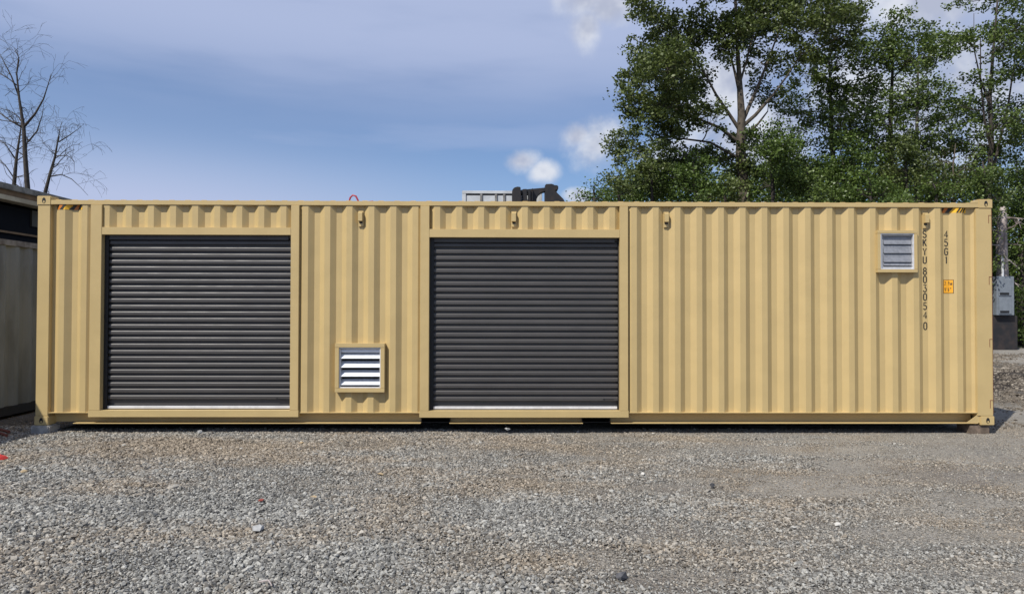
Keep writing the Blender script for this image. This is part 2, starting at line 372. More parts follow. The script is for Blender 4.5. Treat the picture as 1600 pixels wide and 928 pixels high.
tag(gv, 'loose crushed grey stone spread over the whole yard', 'gravel', kind='stuff')
gn = bpy.data.node_groups.new('stones', 'GeometryNodeTree')
gn.interface.new_socket('Geometry', in_out='INPUT', socket_type='NodeSocketGeometry')
gn.interface.new_socket('Geometry', in_out='OUTPUT', socket_type='NodeSocketGeometry')
N, L = gn.nodes, gn.links
gi = N.new('NodeGroupInput'); goo = N.new('NodeGroupOutput'); g2i = N.new('GeometryNodeGeometryToInstance')
for k in range(8):
    ico = N.new('GeometryNodeMeshIcoSphere'); ico.inputs['Radius'].default_value = 1.0; ico.inputs['Subdivisions'].default_value = 1
    sp = N.new('GeometryNodeSetPosition'); L.new(ico.outputs[0], sp.inputs[0])
    rv = N.new('FunctionNodeRandomValue'); rv.data_type = 'FLOAT_VECTOR'; rv.inputs[0].default_value = (-.38,)*3; rv.inputs[1].default_value = (.38,)*3
    rv.inputs['Seed'].default_value = 20+k; L.new(rv.outputs[0], sp.inputs['Offset'])
    sma = N.new('GeometryNodeSetMaterial'); sma.inputs['Material'].default_value = sm; L.new(sp.outputs[0], sma.inputs[0]); L.new(sma.outputs[0], g2i.inputs[0])
iop = N.new('GeometryNodeInstanceOnPoints'); L.new(gi.outputs[0], iop.inputs['Points']); L.new(g2i.outputs[0], iop.inputs['Instance'])
iop.inputs['Pick Instance'].default_value = True
def na(n, typ):
    q = N.new('GeometryNodeInputNamedAttribute'); q.data_type = typ; q.inputs[0].default_value = n; return q.outputs[0]
L.new(na('pick', 'INT'), iop.inputs['Instance Index']); L.new(na('scl', 'FLOAT_VECTOR'), iop.inputs['Scale'])
e2r = N.new('FunctionNodeEulerToRotation'); L.new(na('rot', 'FLOAT_VECTOR'), e2r.inputs[0]); L.new(e2r.outputs[0], iop.inputs['Rotation'])
L.new(iop.outputs[0], goo.inputs[0])
md = gv.modifiers.new('stones', 'NODES'); md.node_group = gn

# ------------------------------------------------------------------ the tan container
PITCHC = 0.2795; OUT0 = -0.756; YO, YI = 0.010, 0.057
def wall_y(x):
    u = ((x-OUT0)/PITCHC) % 1.0
    if u > 0.5: u = 1-u
    u *= PITCHC
    if u < 0.036: return YO
    if u > PITCHC/2-0.0355: return YI
    return YO + (YI-YO)*(u-0.036)/(PITCHC/2-0.0355-0.036)
def wall_pts(x0, x1):
    xs = [x0]; k = math.floor((x0-OUT0)/PITCHC)-1
    while True:
        c0 = OUT0+k*PITCHC
        for q in (c0-0.036, c0+0.036, c0+PITCHC/2-0.0355, c0+PITCHC/2+0.0355):
            if x0+0.002 < q < x1-0.002: xs.append(q)
        if c0 > x1: break
        k += 1
    xs = sorted(xs)+[x1]
    return [(x, wall_y(x)) for x in xs]
H = 2.976; Z0 = 0.08
box_ = thing('shipping_container', (0, 0, 0), 'long tan shipping container with two dark roller shutters standing on the gravel', 'container')
def sheet(mb, pts, z0, z1, dz=0.0):
    for (a, b_) in zip(pts[:-1], pts[1:]):
        mb.face([(a[0], a[1], z0), (b_[0], b_[1], z0), (b_[0], b_[1], z1), (a[0], a[1], z1)])
def panel(x0, x1, z0, z1, hole=None):
    m = MB()
    if hole is None: sheet(m, wall_pts(x0, x1), z0, z1)
    else:
        a, b_, c_, d_ = hole
        sheet(m, wall_pts(x0, a), z0, z1); sheet(m, wall_pts(b_, x1), z0, z1)
        sheet(m, wall_pts(a, b_), z0, c_); sheet(m, wall_pts(a, b_), d_, z1)
    o = m.build('side_panel', M['tan'], box_, fix=False); return o
ZP0, ZP1 = 0.242, 2.872
F1 = (-5.415, -2.783, -5.273, -2.888); F2 = (-1.248, 1.400, -1.133, 1.293)
panel(-5.93, F1[0]+0.004, ZP0, ZP1); panel(F1[0]+0.12, F1[1]-0.08, 2.55, ZP1); panel(F1[1]-0.004, F2[0]+0.004, ZP0, ZP1, (-2.290, -1.715, 0.53, 1.09))
panel(F2[0]+0.10, F2[1]-0.08, 2.54, ZP1); panel(F2[1]-0.004, 5.88, ZP0, ZP1, (4.61, 5.09, 2.05, 2.55))
# far side, the closed end, the door end
m = MB(); sheet(m, [(x, CY1-wall_y(x)) for x, _ in wall_pts(-5.93, 5.88)], ZP0, ZP1); m.build('side_panel', M['tan'], box_, fix=False)
m = MB(); pp = [(-6.05 + (wall_y(q)-YO), q) for q, _ in wall_pts(0.15, 2.29)]; sheet(m, pp, ZP0, ZP1); m.build('end_panel', M['tan'], box_, fix=False)
for (ya, yb) in ((0.09, 1.21), (1.23, 2.35)):
    m = MB(); m.box(6.045, ya, 0.22, 6.085, yb, 2.85); dr = m.build('end_door', M['tan'], box_, bevel=0.004)
    m = MB()
    for q in (0.3, 0.75): m.tube([(6.11, ya+q*1.0, 0.16), (6.11, ya+q*1.0, 2.92)], 0.017, 8)
    m.build('locking_bar', M['galv'], dr)
m = MB(); m.box(6.088, 0.018, 0.22, 6.103, 0.040, 2.85); m.build('door_gasket', M['gasket'], box_)
# roof with its cross ribs
m = MB(); rp = []; xx = -5.98
while xx < 5.95:
    rp += [(xx, 2.921), (xx+0.085, 2.921), (xx+0.105, 2.934), (xx+0.165, 2.934), (xx+0.185, 2.921)]; xx += 0.2045
for a, b_ in zip(rp[:-1], rp[1:]): m.face([(a[0], 0.022, a[1]), (b_[0], 0.022, b_[1]), (b_[0], CY1-0.022, b_[1]), (a[0], CY1-0.022, a[1])])
for a, b_ in zip(rp[:-1], rp[1:]): m.face([(a[0], 0.022, 2.90), (b_[0], 0.022, 2.90), (b_[0], 0.022, b_[1]), (a[0], 0.022, a[1])])
m.build('roof_panel', M['tan'], box_, fix=False)
for yy in ((0.0, 0.06), (CY1-0.06, CY1)):
    m = MB(); m.box(-5.935, yy[0], 2.868, 5.935, yy[1], 2.926); m.build('top_rail', M['tan'], box_, bevel=0.004)
# bottom rail: upper lip, web set back, lower flange; open at the fork pockets
PK = ((-1.238, -0.873), (0.826, 1.185))
m = MB(); segs = [(-5.93, PK[0][0]), (PK[0][1], PK[1][0]), (PK[1][1], 5.89)]
m.box(-5.93, 0.0, 0.234, 5.89, 0.15, 0.243)
for a, b_ in segs:
    m.box(a, 0.135, 0.1085, b_, 0.146, 0.2335)
    if b_ < 5: m.box(a if a > -5.9 else -5.62, 0.004, 0.100, b_, 0.146, 0.108)
    else: m.box(a, 0.004, 0.100, b_, 0.146, 0.108)
m.build('bottom_rail', M['tan'], box_, bevel=0.0015)
m = MB(); m.box(-5.93, CY1-0.05, 0.10, 5.89, CY1, 0.243); m.build('bottom_rail', M['tan'], box_, bevel=0.003)
for a, b_ in PK:
    m = MB(); m.box(a-.004, 0.10, 0.1, a+.004, CY1-.06, 0.232); m.box(b_-.004, 0.10, 0.1, b_+.004, CY1-.06, 0.232); m.box(a+.005, 0.10, 0.222, b_-.005, CY1-.06, 0.231)
    m.box(a+.005, 0.10, 0.1, b_-.005, CY1-.06, 0.106); m.box(a+.005, 0.5, 0.1065, b_-.005, 0.51, 0.2215)
    m.build('fork_pocket', M['black'], box_)
m = MB(); m.box(-5.98, 0.152, 0.235, 5.98, CY1-.07, 0.262)
for q in np.arange(-5.8, 5.8, 0.3):
    if not any(a-.1 < q < b_+.05 for a, b_ in PK): m.box(q, 0.155, 0.125, q+0.05, CY1-.07, 0.234)
m.build('floor', M['floorwood'], box_)
# end frame beams
m = MB(); m.box(-6.075, 0.17, 0.1, -6.0, CY1-.17, 0.24); m.build('end_sill', M['tan'], box_, bevel=.003)
m = MB(); m.box(-6.075, 0.17, 2.87, -6.0, CY1-.17, 2.96); m.build('end_header', M['tan'], box_, bevel=.003)
m = MB(); m.box(6.0, 0.17, 0.1, 6.07, CY1-.17, 0.215); m.build('end_sill', M['tan'], box_, bevel=.003)
m = MB(); m.box(6.0, 0.17, 2.855, 6.07, CY1-.17, 2.96); m.build('end_header', M['tan'], box_, bevel=.003)
# posts
for (a, b_, front) in ((-6.090, -5.930, 1), (-6.090, -5.930, 0), (5.880, 6.088, 1), (5.880, 6.088, 0)):
    y0, y1 = (0.0, 0.15) if front else (CY1-.15, CY1)
    m = MB(); m.box(a, y0, 0.1985, b_, y1, 2.8575); po = m.build('corner_post', M['tan'], box_, bevel=0.006)
    if a > 0 and front:
        for zc in (2.72, 1.93, 1.13, 0.35):
            m = MB()
            m.prism([(6.045, zc+.052), (6.045, zc-.052), (6.051, zc-.052), (6.051, zc+.046), (6.09, zc+.046), (6.09, zc+.052)], 'y', -0.0025, 0.02)
            m.build('hinge_notch', M['gasket'], po)
            m = MB(); m.box(6.0895, 0.02, zc-.05, 6.099, 0.07, zc+.05); m.build('hinge', M['tan'], po, bevel=.003)
# corner castings, with the slotted hole
def casting(xa, xb, ya, yb, za, zb, hx, front):
    m = MB(); m.box(xa, ya, za, xb, yb, zb)
    o = m.build('corner_casting', M['tan'], box_, bevel=0.008)
    if front:
        zc = (za+zb)/2; hw, hh = 0.023, 0.038
        poly = [(hx+hw*math.cos(a), zc+hh*math.sin(a)) for a in np.linspace(0, 2*math.pi, 17)[:-1]]
        m = MB()
        m.prism(poly, 'y', ya-0.0012, ya+0.02); m.build('casting_hole', M['black'], o)
        inner = [(hx+0.001+hw*.42*math.cos(a), zc-.016+hh*.45*math.sin(a)) for a in np.linspace(0, 2*math.pi, 13)[:-1]]
        m = MB(); m.prism(inner, 'y', ya-0.0022, ya); m.build('hole_lip', M['tan'], o)
    return o
for za, zb in ((Z0, 0.198), (2.858, H)):
    casting(-6.100, -5.922, -0.006, 0.156, za, zb, -6.010, True); casting(5.918, 6.100, -0.006, 0.156, za, zb, 6.012, True)
    casting(-6.100, -5.922, CY1-.156, CY1+.006, za, zb, 0, False); casting(5.918, 6.100, CY1-.156, CY1+.006, za, zb, 0, False)
m = MB(); m.prism([(5.800, 2.926), (5.917, 2.926), (5.917, 2.966)], 'y', 0.0, 0.06); m.build('gusset_and_lit_wedge', M['tan'], box_)
m = MB(); m.prism([(5.74, 0.1085), (5.917, 0.1085), (5.917, 0.2335)], 'y', 0.010, 0.014); m.build('gusset_and_lit_wedge', M['tan'], box_)  # lower wedge added in the shape of the lit patch at the rail end
# door frames and roller shutters
def doorframe(f, zt, zb, zlt, zlb, left_post_to_rail=True):
    x0, x1, i0, i1 = f; yf = -0.016
    m = MB(); m.box(x0, yf, zb+.086, i0, 0.12, 2.866); m.box(i1, yf, zb+.086, x1, 0.12, 2.866)
    m.box(i0+.0005, yf+.001, zlb, i1-.0005, 0.12, zlt)
    fr = m.build('door_frame', M['tan'], box_, bevel=0.003)
    m = MB(); m.box(x0-.004, yf-.002, zb, x1+.006, 0.14, zb+.0855); m.build('threshold', M['tan'], fr, bevel=0.003)
    sh = None
    # ribbed curtain
    zbot = zb+.086+0.040; yc = 0.074; dp = 0.036; pit = 0.0821
    m = MB(); z = zlb+0.03; pr = [(yc+dp, z)]
    while z-pit > zbot:
        pr += [(yc+dp, z-0.011), (yc+0.013, z-0.0125), (yc+0.007, z-0.0155), (yc+.003, z-0.0195), (yc+.001, z-.0235), (yc, z-0.028), (yc, z-0.059), (yc+0.002, z-0.062), (yc+dp, z-0.064), (yc+dp, z-pit)]; z -= pit
    pr += [(yc+dp, z), (yc+dp, zbot)]
    for a, b_ in zip(pr[:-1], pr[1:]):
        nseg = 24
        for q in range(nseg):
            xa = i0+.012+(i1-i0-.024)*q/nseg; xb = i0+.012+(i1-i0-.024)*(q+1)/nseg
            m.face([(xa, a[0], b_[1]) if 0 else (xa, b_[0], b_[1]), (xb, b_[0], b_[1]), (xb, a[0], a[1]), (xa, a[0], a[1])])
    sh = m.build('roller_shutter', M['charcoal'], box_, fix=False)
    m = MB(); m.box(i0+.02, yc-.012, zbot-.030, i1-.02, yc+.014, zbot+.004); m.build('bottom_bar', M['galv'], sh, bevel=0.004)
    m = MB(); m.box(i0+.02, yc-.002, zb+.0865, i1-.02, yc+.012, zbot-.031); m.build('rubber_seal', M['black'], sh)
    for a, b_ in ((i0+.0005, i0+.052), (i1-.014, i1-.0005)):
        m = MB(); m.box(a, 0.052, zb+.0865, b_, 0.066, zlb-.001); m.build('guide_channel', M['black'], sh, bevel=0.002)
    m = MB(); m.box(i0+.053, 0.058, zlb-.055, i1-.053, 0.072, zlb-.001); m.build('hood', M['charcoal'], sh, bevel=.003)
    m = MB(); m.box(i1-.20, yc-.006, zb+.215, i1-.18, yc, zb+.230); m.box(i1-.175, yc-.003, zb+.217, i1-.06, yc, zb+.223); m.build('slide_lock', M['black'], sh)
    return sh
doorframe(F1, 0, 0.186, 2.582, 2.487)
doorframe(F2, 0, 0.180, 2.570, 2.465)
# mark left by a forklift on the second shutter's left side stays out; louvre in the middle panel
def vent_frame(x0, x1, z0, z1, w, yf, name='wall_vent'):
    m = MB()
    m.box(x0, yf, z0, x1, 0.06, z0+w); m.box(x0, yf, z1-w, x1, 0.06, z1)
    m.box(x0, yf+.0005, z0+w+.0002, x0+w, 0.06, z1-w-.0002); m.box(x1-w, yf+.0005, z0+w+.0002, x1, 0.06, z1-w-.0002)
    return m.build(name, M['tan'], box_, bevel=0.003)
vx0, vx1, vz0, vz1 = -2.318, -1.690, 0.500, 1.118; w = 0.052
v = vent_frame(vx0, vx1, vz0, vz1, w, -0.034, 'louvre_vent')
a0, a1, b0, b1 = vx0+w, vx1-w, vz0+w, vz1-w
m = MB(); m.box(a0+.001, -0.018, b0+.001, a0+.013, 0.07, b1-.001); m.box(a1-.013, -0.018, b0+.001, a1-.001, 0.07, b1-.001)
m.box(a0+.0135, -0.018, b0+.001, a1-.0135, 0.07, b0+.015); m.box(a0+.0135, -0.018, b1-.015, a1-.0135, 0.07, b1-.001)
m.build('inner_frame', M['alu'], v, bevel=.001)
m = MB(); m.box(a0+.0135, 0.095, b0+.016, a1-.0135, 0.10, b1-.016); m.build('backing', M['black'], v)
m = MB(); m.prism([(0.004, b1-.060), (0.008, b1-.060), (0.022, b1-.016), (0.018, b1-.016)], 'x', a0+.016, a1-.016); m.build('top_baffle', M['alu'], v)
for k in range(4):
    zt_ = b1-0.066-k*0.1135
    hb = 0.074 if k < 3 else 0.068
    m = MB(); zb_ = max(zt_-hb, b0+.016)
    m.prism([(-0.010, zb_), (-0.004, zb_-.001 if k < 3 else zb_), (0.066, zt_-.002), (0.063, zt_+.002)], 'x', a0+.016, a1-.016)
    m.build('blade', M['alub'], v)
# fan shutter near the right end
sx0, sx1, sz0, sz1 = 4.592, 5.108, 2.030, 2.570
v = vent_frame(sx0, sx1, sz0, sz1, 0.040, -0.034, 'fan_vent')
a0, a1, b0, b1 = sx0+.040, sx1-.040, sz0+.040, sz1-.040
m = MB()
m.box(a0+.001, -0.026, b0+.001, a0+.013, 0.07, b1-.001); m.box(a1-.013, -0.026, b0+.001, a1-.001, 0.07, b1-.001)
m.box(a0+.0135, -0.026, b0+.001, a1-.0135, 0.07, b0+.012); m.box(a0+.0135, -0.026, b1-.013, a1-.0135, 0.07, b1-.001)
m.build('inner_frame', M['alu'], v, bevel=.001)
m = MB(); m.box(a0+.0135, 0.012, b0+.013, a0+.056, 0.018, b1-.0135); m.box(a0+.057, 0.012, b1-.035, a1-.0135, 0.018, b1-.0135); m.box(a0+.057, 0.010, b0+.0125, a1-.0135, 0.018, b0+.035); m.build('flange', mat('grey_flange', (.40, .41, .43), .5, var=.12, vscale=20), v)
m = MB(); m.box(a0+.057, 0.060, b0+.036, a1-.0135, 0.066, b1-.036); m.build('backing', M['black'], v)
zz = b1-.036; fh = [0.105, 0.114, 0.114, 0.048]
for k in range(4):
    zb_ = max(zz-fh[k]+.004, b0+.038)
    m = MB(); m.prism([(0.010, zb_), (0.010, zb_-.001), (0.004, zb_+.001), (0.004, zb_+.006), (0.012, zb_+.008), (0.020, zz-.003), (0.026, zz-.003)][2:], 'x', a0+.060, a1-.015)
    m.build('flap', M['greyflap'], v); zz -= fh[k]
# small ventilator covers
for k in (-4.5, 2.5, 9.5, 21.5):
    cx = OUT0+k*PITCHC
    m = MB(); m.box(cx-.033, 0.036, 2.604, cx+.035, 0.0495, 2.806); o = m.build('ventilator_cover', M['tan'], box_, bevel=0.003)
    m = MB(); m.prism([(-0.008, 2.672), (0.0355, 2.668), (0.0355, 2.79), (0.004, 2.787), (-0.008, 2.775)], 'x', cx-.028, cx+.026); m.build('vent_hood', M['tan'], o, bevel=.002)
    m = MB(); m.box(cx-.020, 0.0345, 2.645, cx+.022, 0.0358, 2.667); m.build('vent_slot', M['black'], o)
    for q in (2.613, 2.797):
        m = MB(); m.tube([(cx, 0.0358, q), (cx, 0.031, q)], 0.006, 6); m.build('rivet', M['tan'], o)
# hazard stripes follow the corrugated wall
def decal(x0, x1, z0, z1, off):
    """polygons between slanted boundaries, laid on the wall's folds"""
    m = MB(); xs = [p[0] for p in wall_pts(x0, x1)]
    for a, b_ in zip(xs[:-1], xs[1:]):
        m.face([(a, wall_y(a)-off, z0), (b_, wall_y(b_)-off, z0), (b_, wall_y(b_)-off, z1), (a, wall_y(a)-off, z1)])
    return m
def hazard(x0, x1, z0, z1, bands):
    o = decal(x0, x1, z0, z1, 0.0015).build('hazard_stripe', M['hazy'], box_, fix=False)
    sl = 0.045
    for (s0, s1, mt) in bands:
        m = MB()
        for q in range(6):    # thin slices so that the stripe lies on every fold
            za = z0+(z1-z0)*q/6; zb = z0+(z1-z0)*(q+1)/6; sh_ = sl*(q+.5)/6-.02
            lo_, hi_ = max(x0, x0+s0*(x1-x0)+sh_), min(x1, x0+s1*(x1-x0)+sh_)
            if hi_ <= lo_: continue
            xs = [p[0] for p in wall_pts(lo_, hi_)]
            for a, b_ in zip(xs[:-1], xs[1:]):
                m.face([(a, wall_y(a)-.0025, za), (b_, wall_y(b_)-.0025, za), (b_, wall_y(b_)-.0025, zb), (a, wall_y(a)-.0025, zb)])
        m.build('orange_stripe' if mt == 'hazo' else 'black_stripe', M[mt], o, fix=False)
hazard(-5.868, -5.535, 2.806, 2.8675, [(-.1, .08, 'letter'), (.08, .20, 'hazo'), (.20, .32, 'letter'), (.50, .66, 'letter'), (.66, .80, 'hazo'), (.80, .97, 'letter')])
hazard(5.462, 5.790, 2.804, 2.8675, [(-.1, .08, 'letter'), (.08, .22, 'hazo'), (.22, .38, 'letter'), (.58, .66, 'letter'), (.70, .78, 'letter'), (.84, .93, 'letter')])
# lettering: narrow strokes
def arc(cx, cz, rx, rz, a0_, a1_, n=8): return [(cx+rx*math.cos(R(a)), cz+rz*math.sin(R(a))) for a in np.linspace(a0_, a1_, n)]
GL = {'S': [arc(.5, .76, .42, .24, 20, 180, 7)+arc(.5, .76, .42, .24, 180, 250, 4)+arc(.5, .26, .45, .26, 70, 0, 4)+arc(.5, .26, .45, .26, 0, -165, 7)],
 'K': [[(.08, 0), (.08, 1)], [(.92, 1), (.10, .42)], [(.36, .58), (.95, 0)]], 'Y': [[(.03, 1), (.5, .45), (.97, 1)], [(.5, .45), (.5, 0)]],
 'U': [[(.06, 1), (.06, .25)]+arc(.5, .25, .44, .25, 180, 360)+[(.94, 1)]],
 '8': [arc(.5, .76, .38, .24, 0, 360, 13), arc(.5, .27, .45, .27, 0, 360, 13)], '0': [arc(.5, .72, .42, .28, 0, 180)+arc(.5, .28, .42, .28, 180, 360)+[(.92, .72)]],
 '3': [[(.1, 1), (.85, 1), (.42, .6)]+arc(.45, .29, .45, .31, 80, -160, 9)], '5': [[(.88, 1), (.16, 1), (.12, .58)]+arc(.45, .31, .45, .32, 110, -155, 10)],
 '4': [[(.7, 0), (.7, 1), (.04, .3), (.98, .3)]], 'G': [arc(.5, .72, .42, .28, 15, 180)+arc(.5, .28, .42, .28, 180, 360)+[(.92, .5), (.55, .5)]],
 '1': [[(.3, .85), (.55, 1), (.55, 0)]], '2': [arc(.5, .72, .4, .28, 170, -20, 7)+[(.1, 0), (.95, 0)]], '9': [arc(.5, .7, .4, .3, 0, 360, 12), [(.9, .7), (.75, .15), (.3, 0)]],
 '6': [arc(.5, .3, .4, .3, 0, 360, 12), [(.1, .3), (.25, .85), (.7, 1)]], '.': [[(.4, 0), (.6, 0)]], 'm': [[(0, 0), (0, .6), (.45, .6), (.45, 0)], [(.45, .6), (.95, .6), (.95, 0)]],
 "'": [[(.5, 1), (.5, .75)]], '"': [[(.3, 1), (.3, .75)], [(.7, 1), (.7, .75)]]}
def glyph(m, ch, x, ztop, w_, h_, y, r):
    for k, st in enumerate(GL[ch]):
        pts = [(x+p[0]*w_, y, ztop-h_+p[1]*h_) for p in st]
        i0 = len(m.v); m.tube(pts, r, 6)
        for j in range(i0, len(m.v)): v_ = m.v[j]; m.v[j] = (v_[0], y+(v_[1]-y)*0.12-0.0003*k, v_[2])
m = MB(); tx = OUT0+21.5*PITCHC-0.0235; zt = [2.574, 2.465, 2.349, 2.241]
for ch, z_ in zip('SKYU', zt): glyph(m, ch, tx, z_, 0.046, 0.088, YI-0.0012, 0.0080)
for ch, py in zip('803054', (419, 432, 446, 459.5, 474, 488)): glyph(m, ch, tx, 2.574-(py-360.7)/122.0+.0, 0.046, 0.088, YI-0.0012, 0.0080)
glyph(m, '0', tx, 2.574-(505-360.7)/122.0, 0.046, 0.092, YI-0.0012, 0.0080)
m.build('serial_lettering', M['letter'], box_)
m = MB(); tx = OUT0+22.5*PITCHC-0.0235
for ch, z_ in zip('45G1', zt): glyph(m, ch, tx, z_, 0.046, 0.088, YI-0.0012, 0.0080)
m.build('size_code_lettering', M['letter'], box_)
lx0, lx1 = 5.494, 5.602
lb = decal(lx0-.006, lx1+.006, 1.766, 1.944, 0.0015).build('height_label', M['letter'], box_, fix=False)
decal(lx0, lx1, 1.772, 1.938, 0.0028).build('label_face', M['orange'], lb, fix=False)
def small(txt, x, zt_, w_, h_, adv):
    m = MB()
    for ch in txt:
        i0 = len(m.v); glyph(m, ch, x, zt_, w_, h_, YI, 0.0028)
        for j in range(i0, len(m.v)): v_ = m.v[j]; m.v[j] = (v_[0], wall_y(v_[0])-0.0042+(v_[1]-YI), v_[2])
        x += adv
    m.build('label_lettering', M['letter'], lb)
small('2.9m', lx0+.012, 1.918, 0.014, 0.045, 0.024); small("9'6\"", lx0+.012, 1.838, 0.014, 0.045, 0.022)

# ------------------------------------------------------------------ blocks under the corners, cable on the roof
m = MB(); m.box(-6.13, -0.03, -0.06, -5.895, 0.20, 0.0785); m.build('concrete_block', M['concrete'], None, bevel=0.012)
tag(bpy.data.objects['concrete_block'], 'pale concrete block under the left front corner of the tan container', 'block')
m = MB(); m.box(5.795, 0.02, -0.06, 6.05, 0.28, 0.0785); o = m.build('timber_block', M['wood'], None, bevel=0.006)
tag(o, 'brown timber block under the right front corner of the tan container', 'block')
for (a, b_, w_) in ((-6.1, -5.85, 'left'), (5.85, 6.1, 'right')):
    m = MB(); m.box(a, CY1-.25, -.02, b_, CY1+.02, 0.0785); o = m.build('timber_block', M['wood'], None, bevel=0.006)
    tag(o, 'timber block under the %s back corner of the tan container, hidden behind it' % w_, 'block')
pts = [(-2.40, 1.0, 2.945), (-2.395, 1.0, 3.04), (-2.37, 1.0, 3.13), (-2.335, 1.0, 3.165), (-2.29, 1.0, 3.15), (-2.26, 1.0, 3.09), (-2.235, 1.01, 3.0), (-2.19, 1.02, 2.955), (-2.12, 1.02, 3.075), (-2.06, 1.03, 3.085), (-2.02, 1.03, 2.96), (-1.9, 1.2, 2.95)]
m = MB(); m.tube(pts, 0.013, 8); o = m.build('cable_loop', M['redwire'], None, smooth=True)
tag(o, 'thin red cable looping up from the roof of the tan container', 'cable')

# ------------------------------------------------------------------ grey container at the left, end-on to the yard
GX1 = -7.30; GX0 = GX1-2.44; GY0, GY1 = -3.0, 9.19
gc = thing('shipping_container', ((GX0+GX1)/2, GY0, 0), 'weathered grey shipping container at the left edge, in its own shade', 'container')
m = MB(); pts = []; q = GY0+.16
while q < GY1-.3:
    pts += [(GX1-.012, q), (GX1-.012, q+.072), (GX1-.046, q+.14), (GX1-.046, q+.21)]; q += .278
pts.append((GX1-.012, GY1-.16))
sheet(m, pts, 0.14, 2.45); m.build('side_panel', M['greysteel'], gc, fix=False)
m = MB(); sheet(m, [(2*GX0+2.44-p[0], p[1]) for p in pts], 0.14, 2.45); m.build('side_panel', M['greysteel'], gc, fix=False)
m = MB(); m.box(GX1-.05, GY0+.16, 2.452, GX1, GY1-.16, 2.535); m.build('top_rail', M['greyrail'], gc, bevel=.004)
m = MB(); m.box(GX0, GY0+.16, 2.452, GX0+.05, GY1-.16, 2.535); m.build('top_rail', M['greyrail'], gc, bevel=.004)
m = MB(); m.box(GX1-.03, GY0+.16, 0.012, GX1-.002, GY1-.16, 0.138); m.build('bottom_rail', M['black'], gc, bevel=.003)
m = MB(); m.box(GX0+.002, GY0+.16, 0.012, GX0+.03, GY1-.16, 0.138); m.build('bottom_rail', M['black'], gc, bevel=.003)
m = MB(); m.box(GX0+.06, GY0+.05, 2.49, GX1-.055, GY1-.05, 2.53); m.build('roof_panel', M['greyrail'], gc)
m = MB(); m.box(GX0+.17, GY0+.02, .14, GX1-.17, GY0+.07, 2.45); m.build('end_door', M['greysteel'], gc, bevel=.004)
m = MB(); m.box(GX0+.17, GY1-.07, .14, GX1-.17, GY1-.02, 2.45); m.build('end_panel', M['greysteel'], gc, bevel=.004)
m = MB(); m.box(GX0+.04, GY0+.05, .10, GX1-.04, GY1-.05, .135); m.build('floor', M['floorwood'], gc)
for xa in (GX0, GX1-.16):
    for ya in (GY0, GY1-.16):
        m = MB(); m.box(xa, ya, .002, xa+.16, ya+.16, 2.59); m.build('corner_post', M['greysteel'], gc, bevel=.008)

# ------------------------------------------------------------------ shed beyond it
SX = -9.9
sh = thing('shed', (SX-3, 7, 0), 'low shed with beige eaves and dark wall rising behind the grey container', 'shed')
m = MB(); m.box(SX-6, -4, 0, SX-.35, 18, 3.62); m.build('wall', M['navy'], sh)
m = MB(); m.prism([(SX-6.4, 3.96), (SX-.02, 3.96), (SX-.02, 3.99), (SX-3.2, 4.02), (SX-6.4, 3.99)], 'y', -4.3, 18.3); m.build('roof', M['gutter'], sh)
m = MB(); m.box(SX-.08, -4.3, 3.87, SX, 18.3, 3.958); m.build('gutter', M['gutter'], sh, bevel=.01)
m = MB(); m.box(SX-.34, -4.3, 3.76, SX-.06, 18.3, 3.868); m.build('soffit_shadow', M['shadowbrown'], sh)  # brown recess strip, coloured as the shadow between gutter and fascia
m = MB(); m.box(SX-.3, -4.3, 3.665, SX-.02, 18.3, 3.758); m.build('fascia', M['beigetrim'], sh, bevel=.006)
m = MB(); m.box(SX-.348, -4, 3.06, SX-.30, 18, 3.10); m.build('ledge', M['shadowbrown'], sh)
for ya in (5.85, 9.0, 13.5):
    m = MB(); m.box(SX-.348, ya, 3.28, SX-.31, ya+.9, 3.62); m.build('window_panel', mat('olive_panel', (0.05, 0.042, 0.028), .6), sh)

# ------------------------------------------------------------------ lifted white container and the handler that holds it
Y1 = 12.0
wx0 = at(722, 298, Y1)[0]; wz1 = at(722, 298, Y1)[2]; wx1 = wx0+2.44; wz0 = wz1-2.59
wc = thing('shipping_container', ((wx0+wx1)/2, Y1+3, wz0), 'off-white shipping container lifted up behind the tan container', 'container')
m = MB(); m.box(wx0, Y1, wz1-.09, wx1, Y1+.1, wz1); m.box(wx0, Y1, wz0, wx1, Y1+.1, wz0+.12); m.box(wx0, Y1, wz0+.121, wx0+.12, Y1+.12, wz1-.091); m.box(wx1-.12, Y1, wz0+.121, wx1, Y1+.12, wz1-.091)
m.build('end_frame', M['white'], wc, bevel=.008)
m = MB(); m.box(wx0+.12, Y1+.035, wz0+.12, wx1-.12, Y1+.11, wz1-.14); m.build('end_panel', M['white'], wc)
m = MB(); m.box(wx0+.12, Y1+.05, wz1-.138, wx1-.12, Y1+.1, wz1-.0915); m.build('header_slot', M['black'], wc)
for q in (0.55, 1.0, 1.25, 1.7, 2.1):
    m = MB(); m.box(wx0+q, Y1+.0, wz0+.13, wx0+q+.07, Y1+.069, wz1-.093); m.build('rib', M['greyrail'], wc, bevel=.004)
m = MB(); m.box(wx0+.005, Y1+.13, wz0+.1, wx0+.04, Y1+5.95, wz1-.03); m.box(wx1-.04, Y1+.13, wz0+.1, wx1-.005, Y1+5.95, wz1-.03); m.build('side_panel', M['white'], wc)
m = MB(); m.box(wx0+.05, Y1+.13, wz1-.06, wx1-.05, Y1+5.95, wz1-.03); m.box(wx0+.05, Y1+.13, wz0+.1, wx1-.05, Y1+5.95, wz0+.13); m.box(wx0+.05, Y1+5.96, wz0+.1, wx1-.05, Y1+6.0, wz1-.03); m.build('roof_panel', M['white'], wc)
def wp(px, py): p = at(px, py, Y1-.3); return (p[0], p[2])
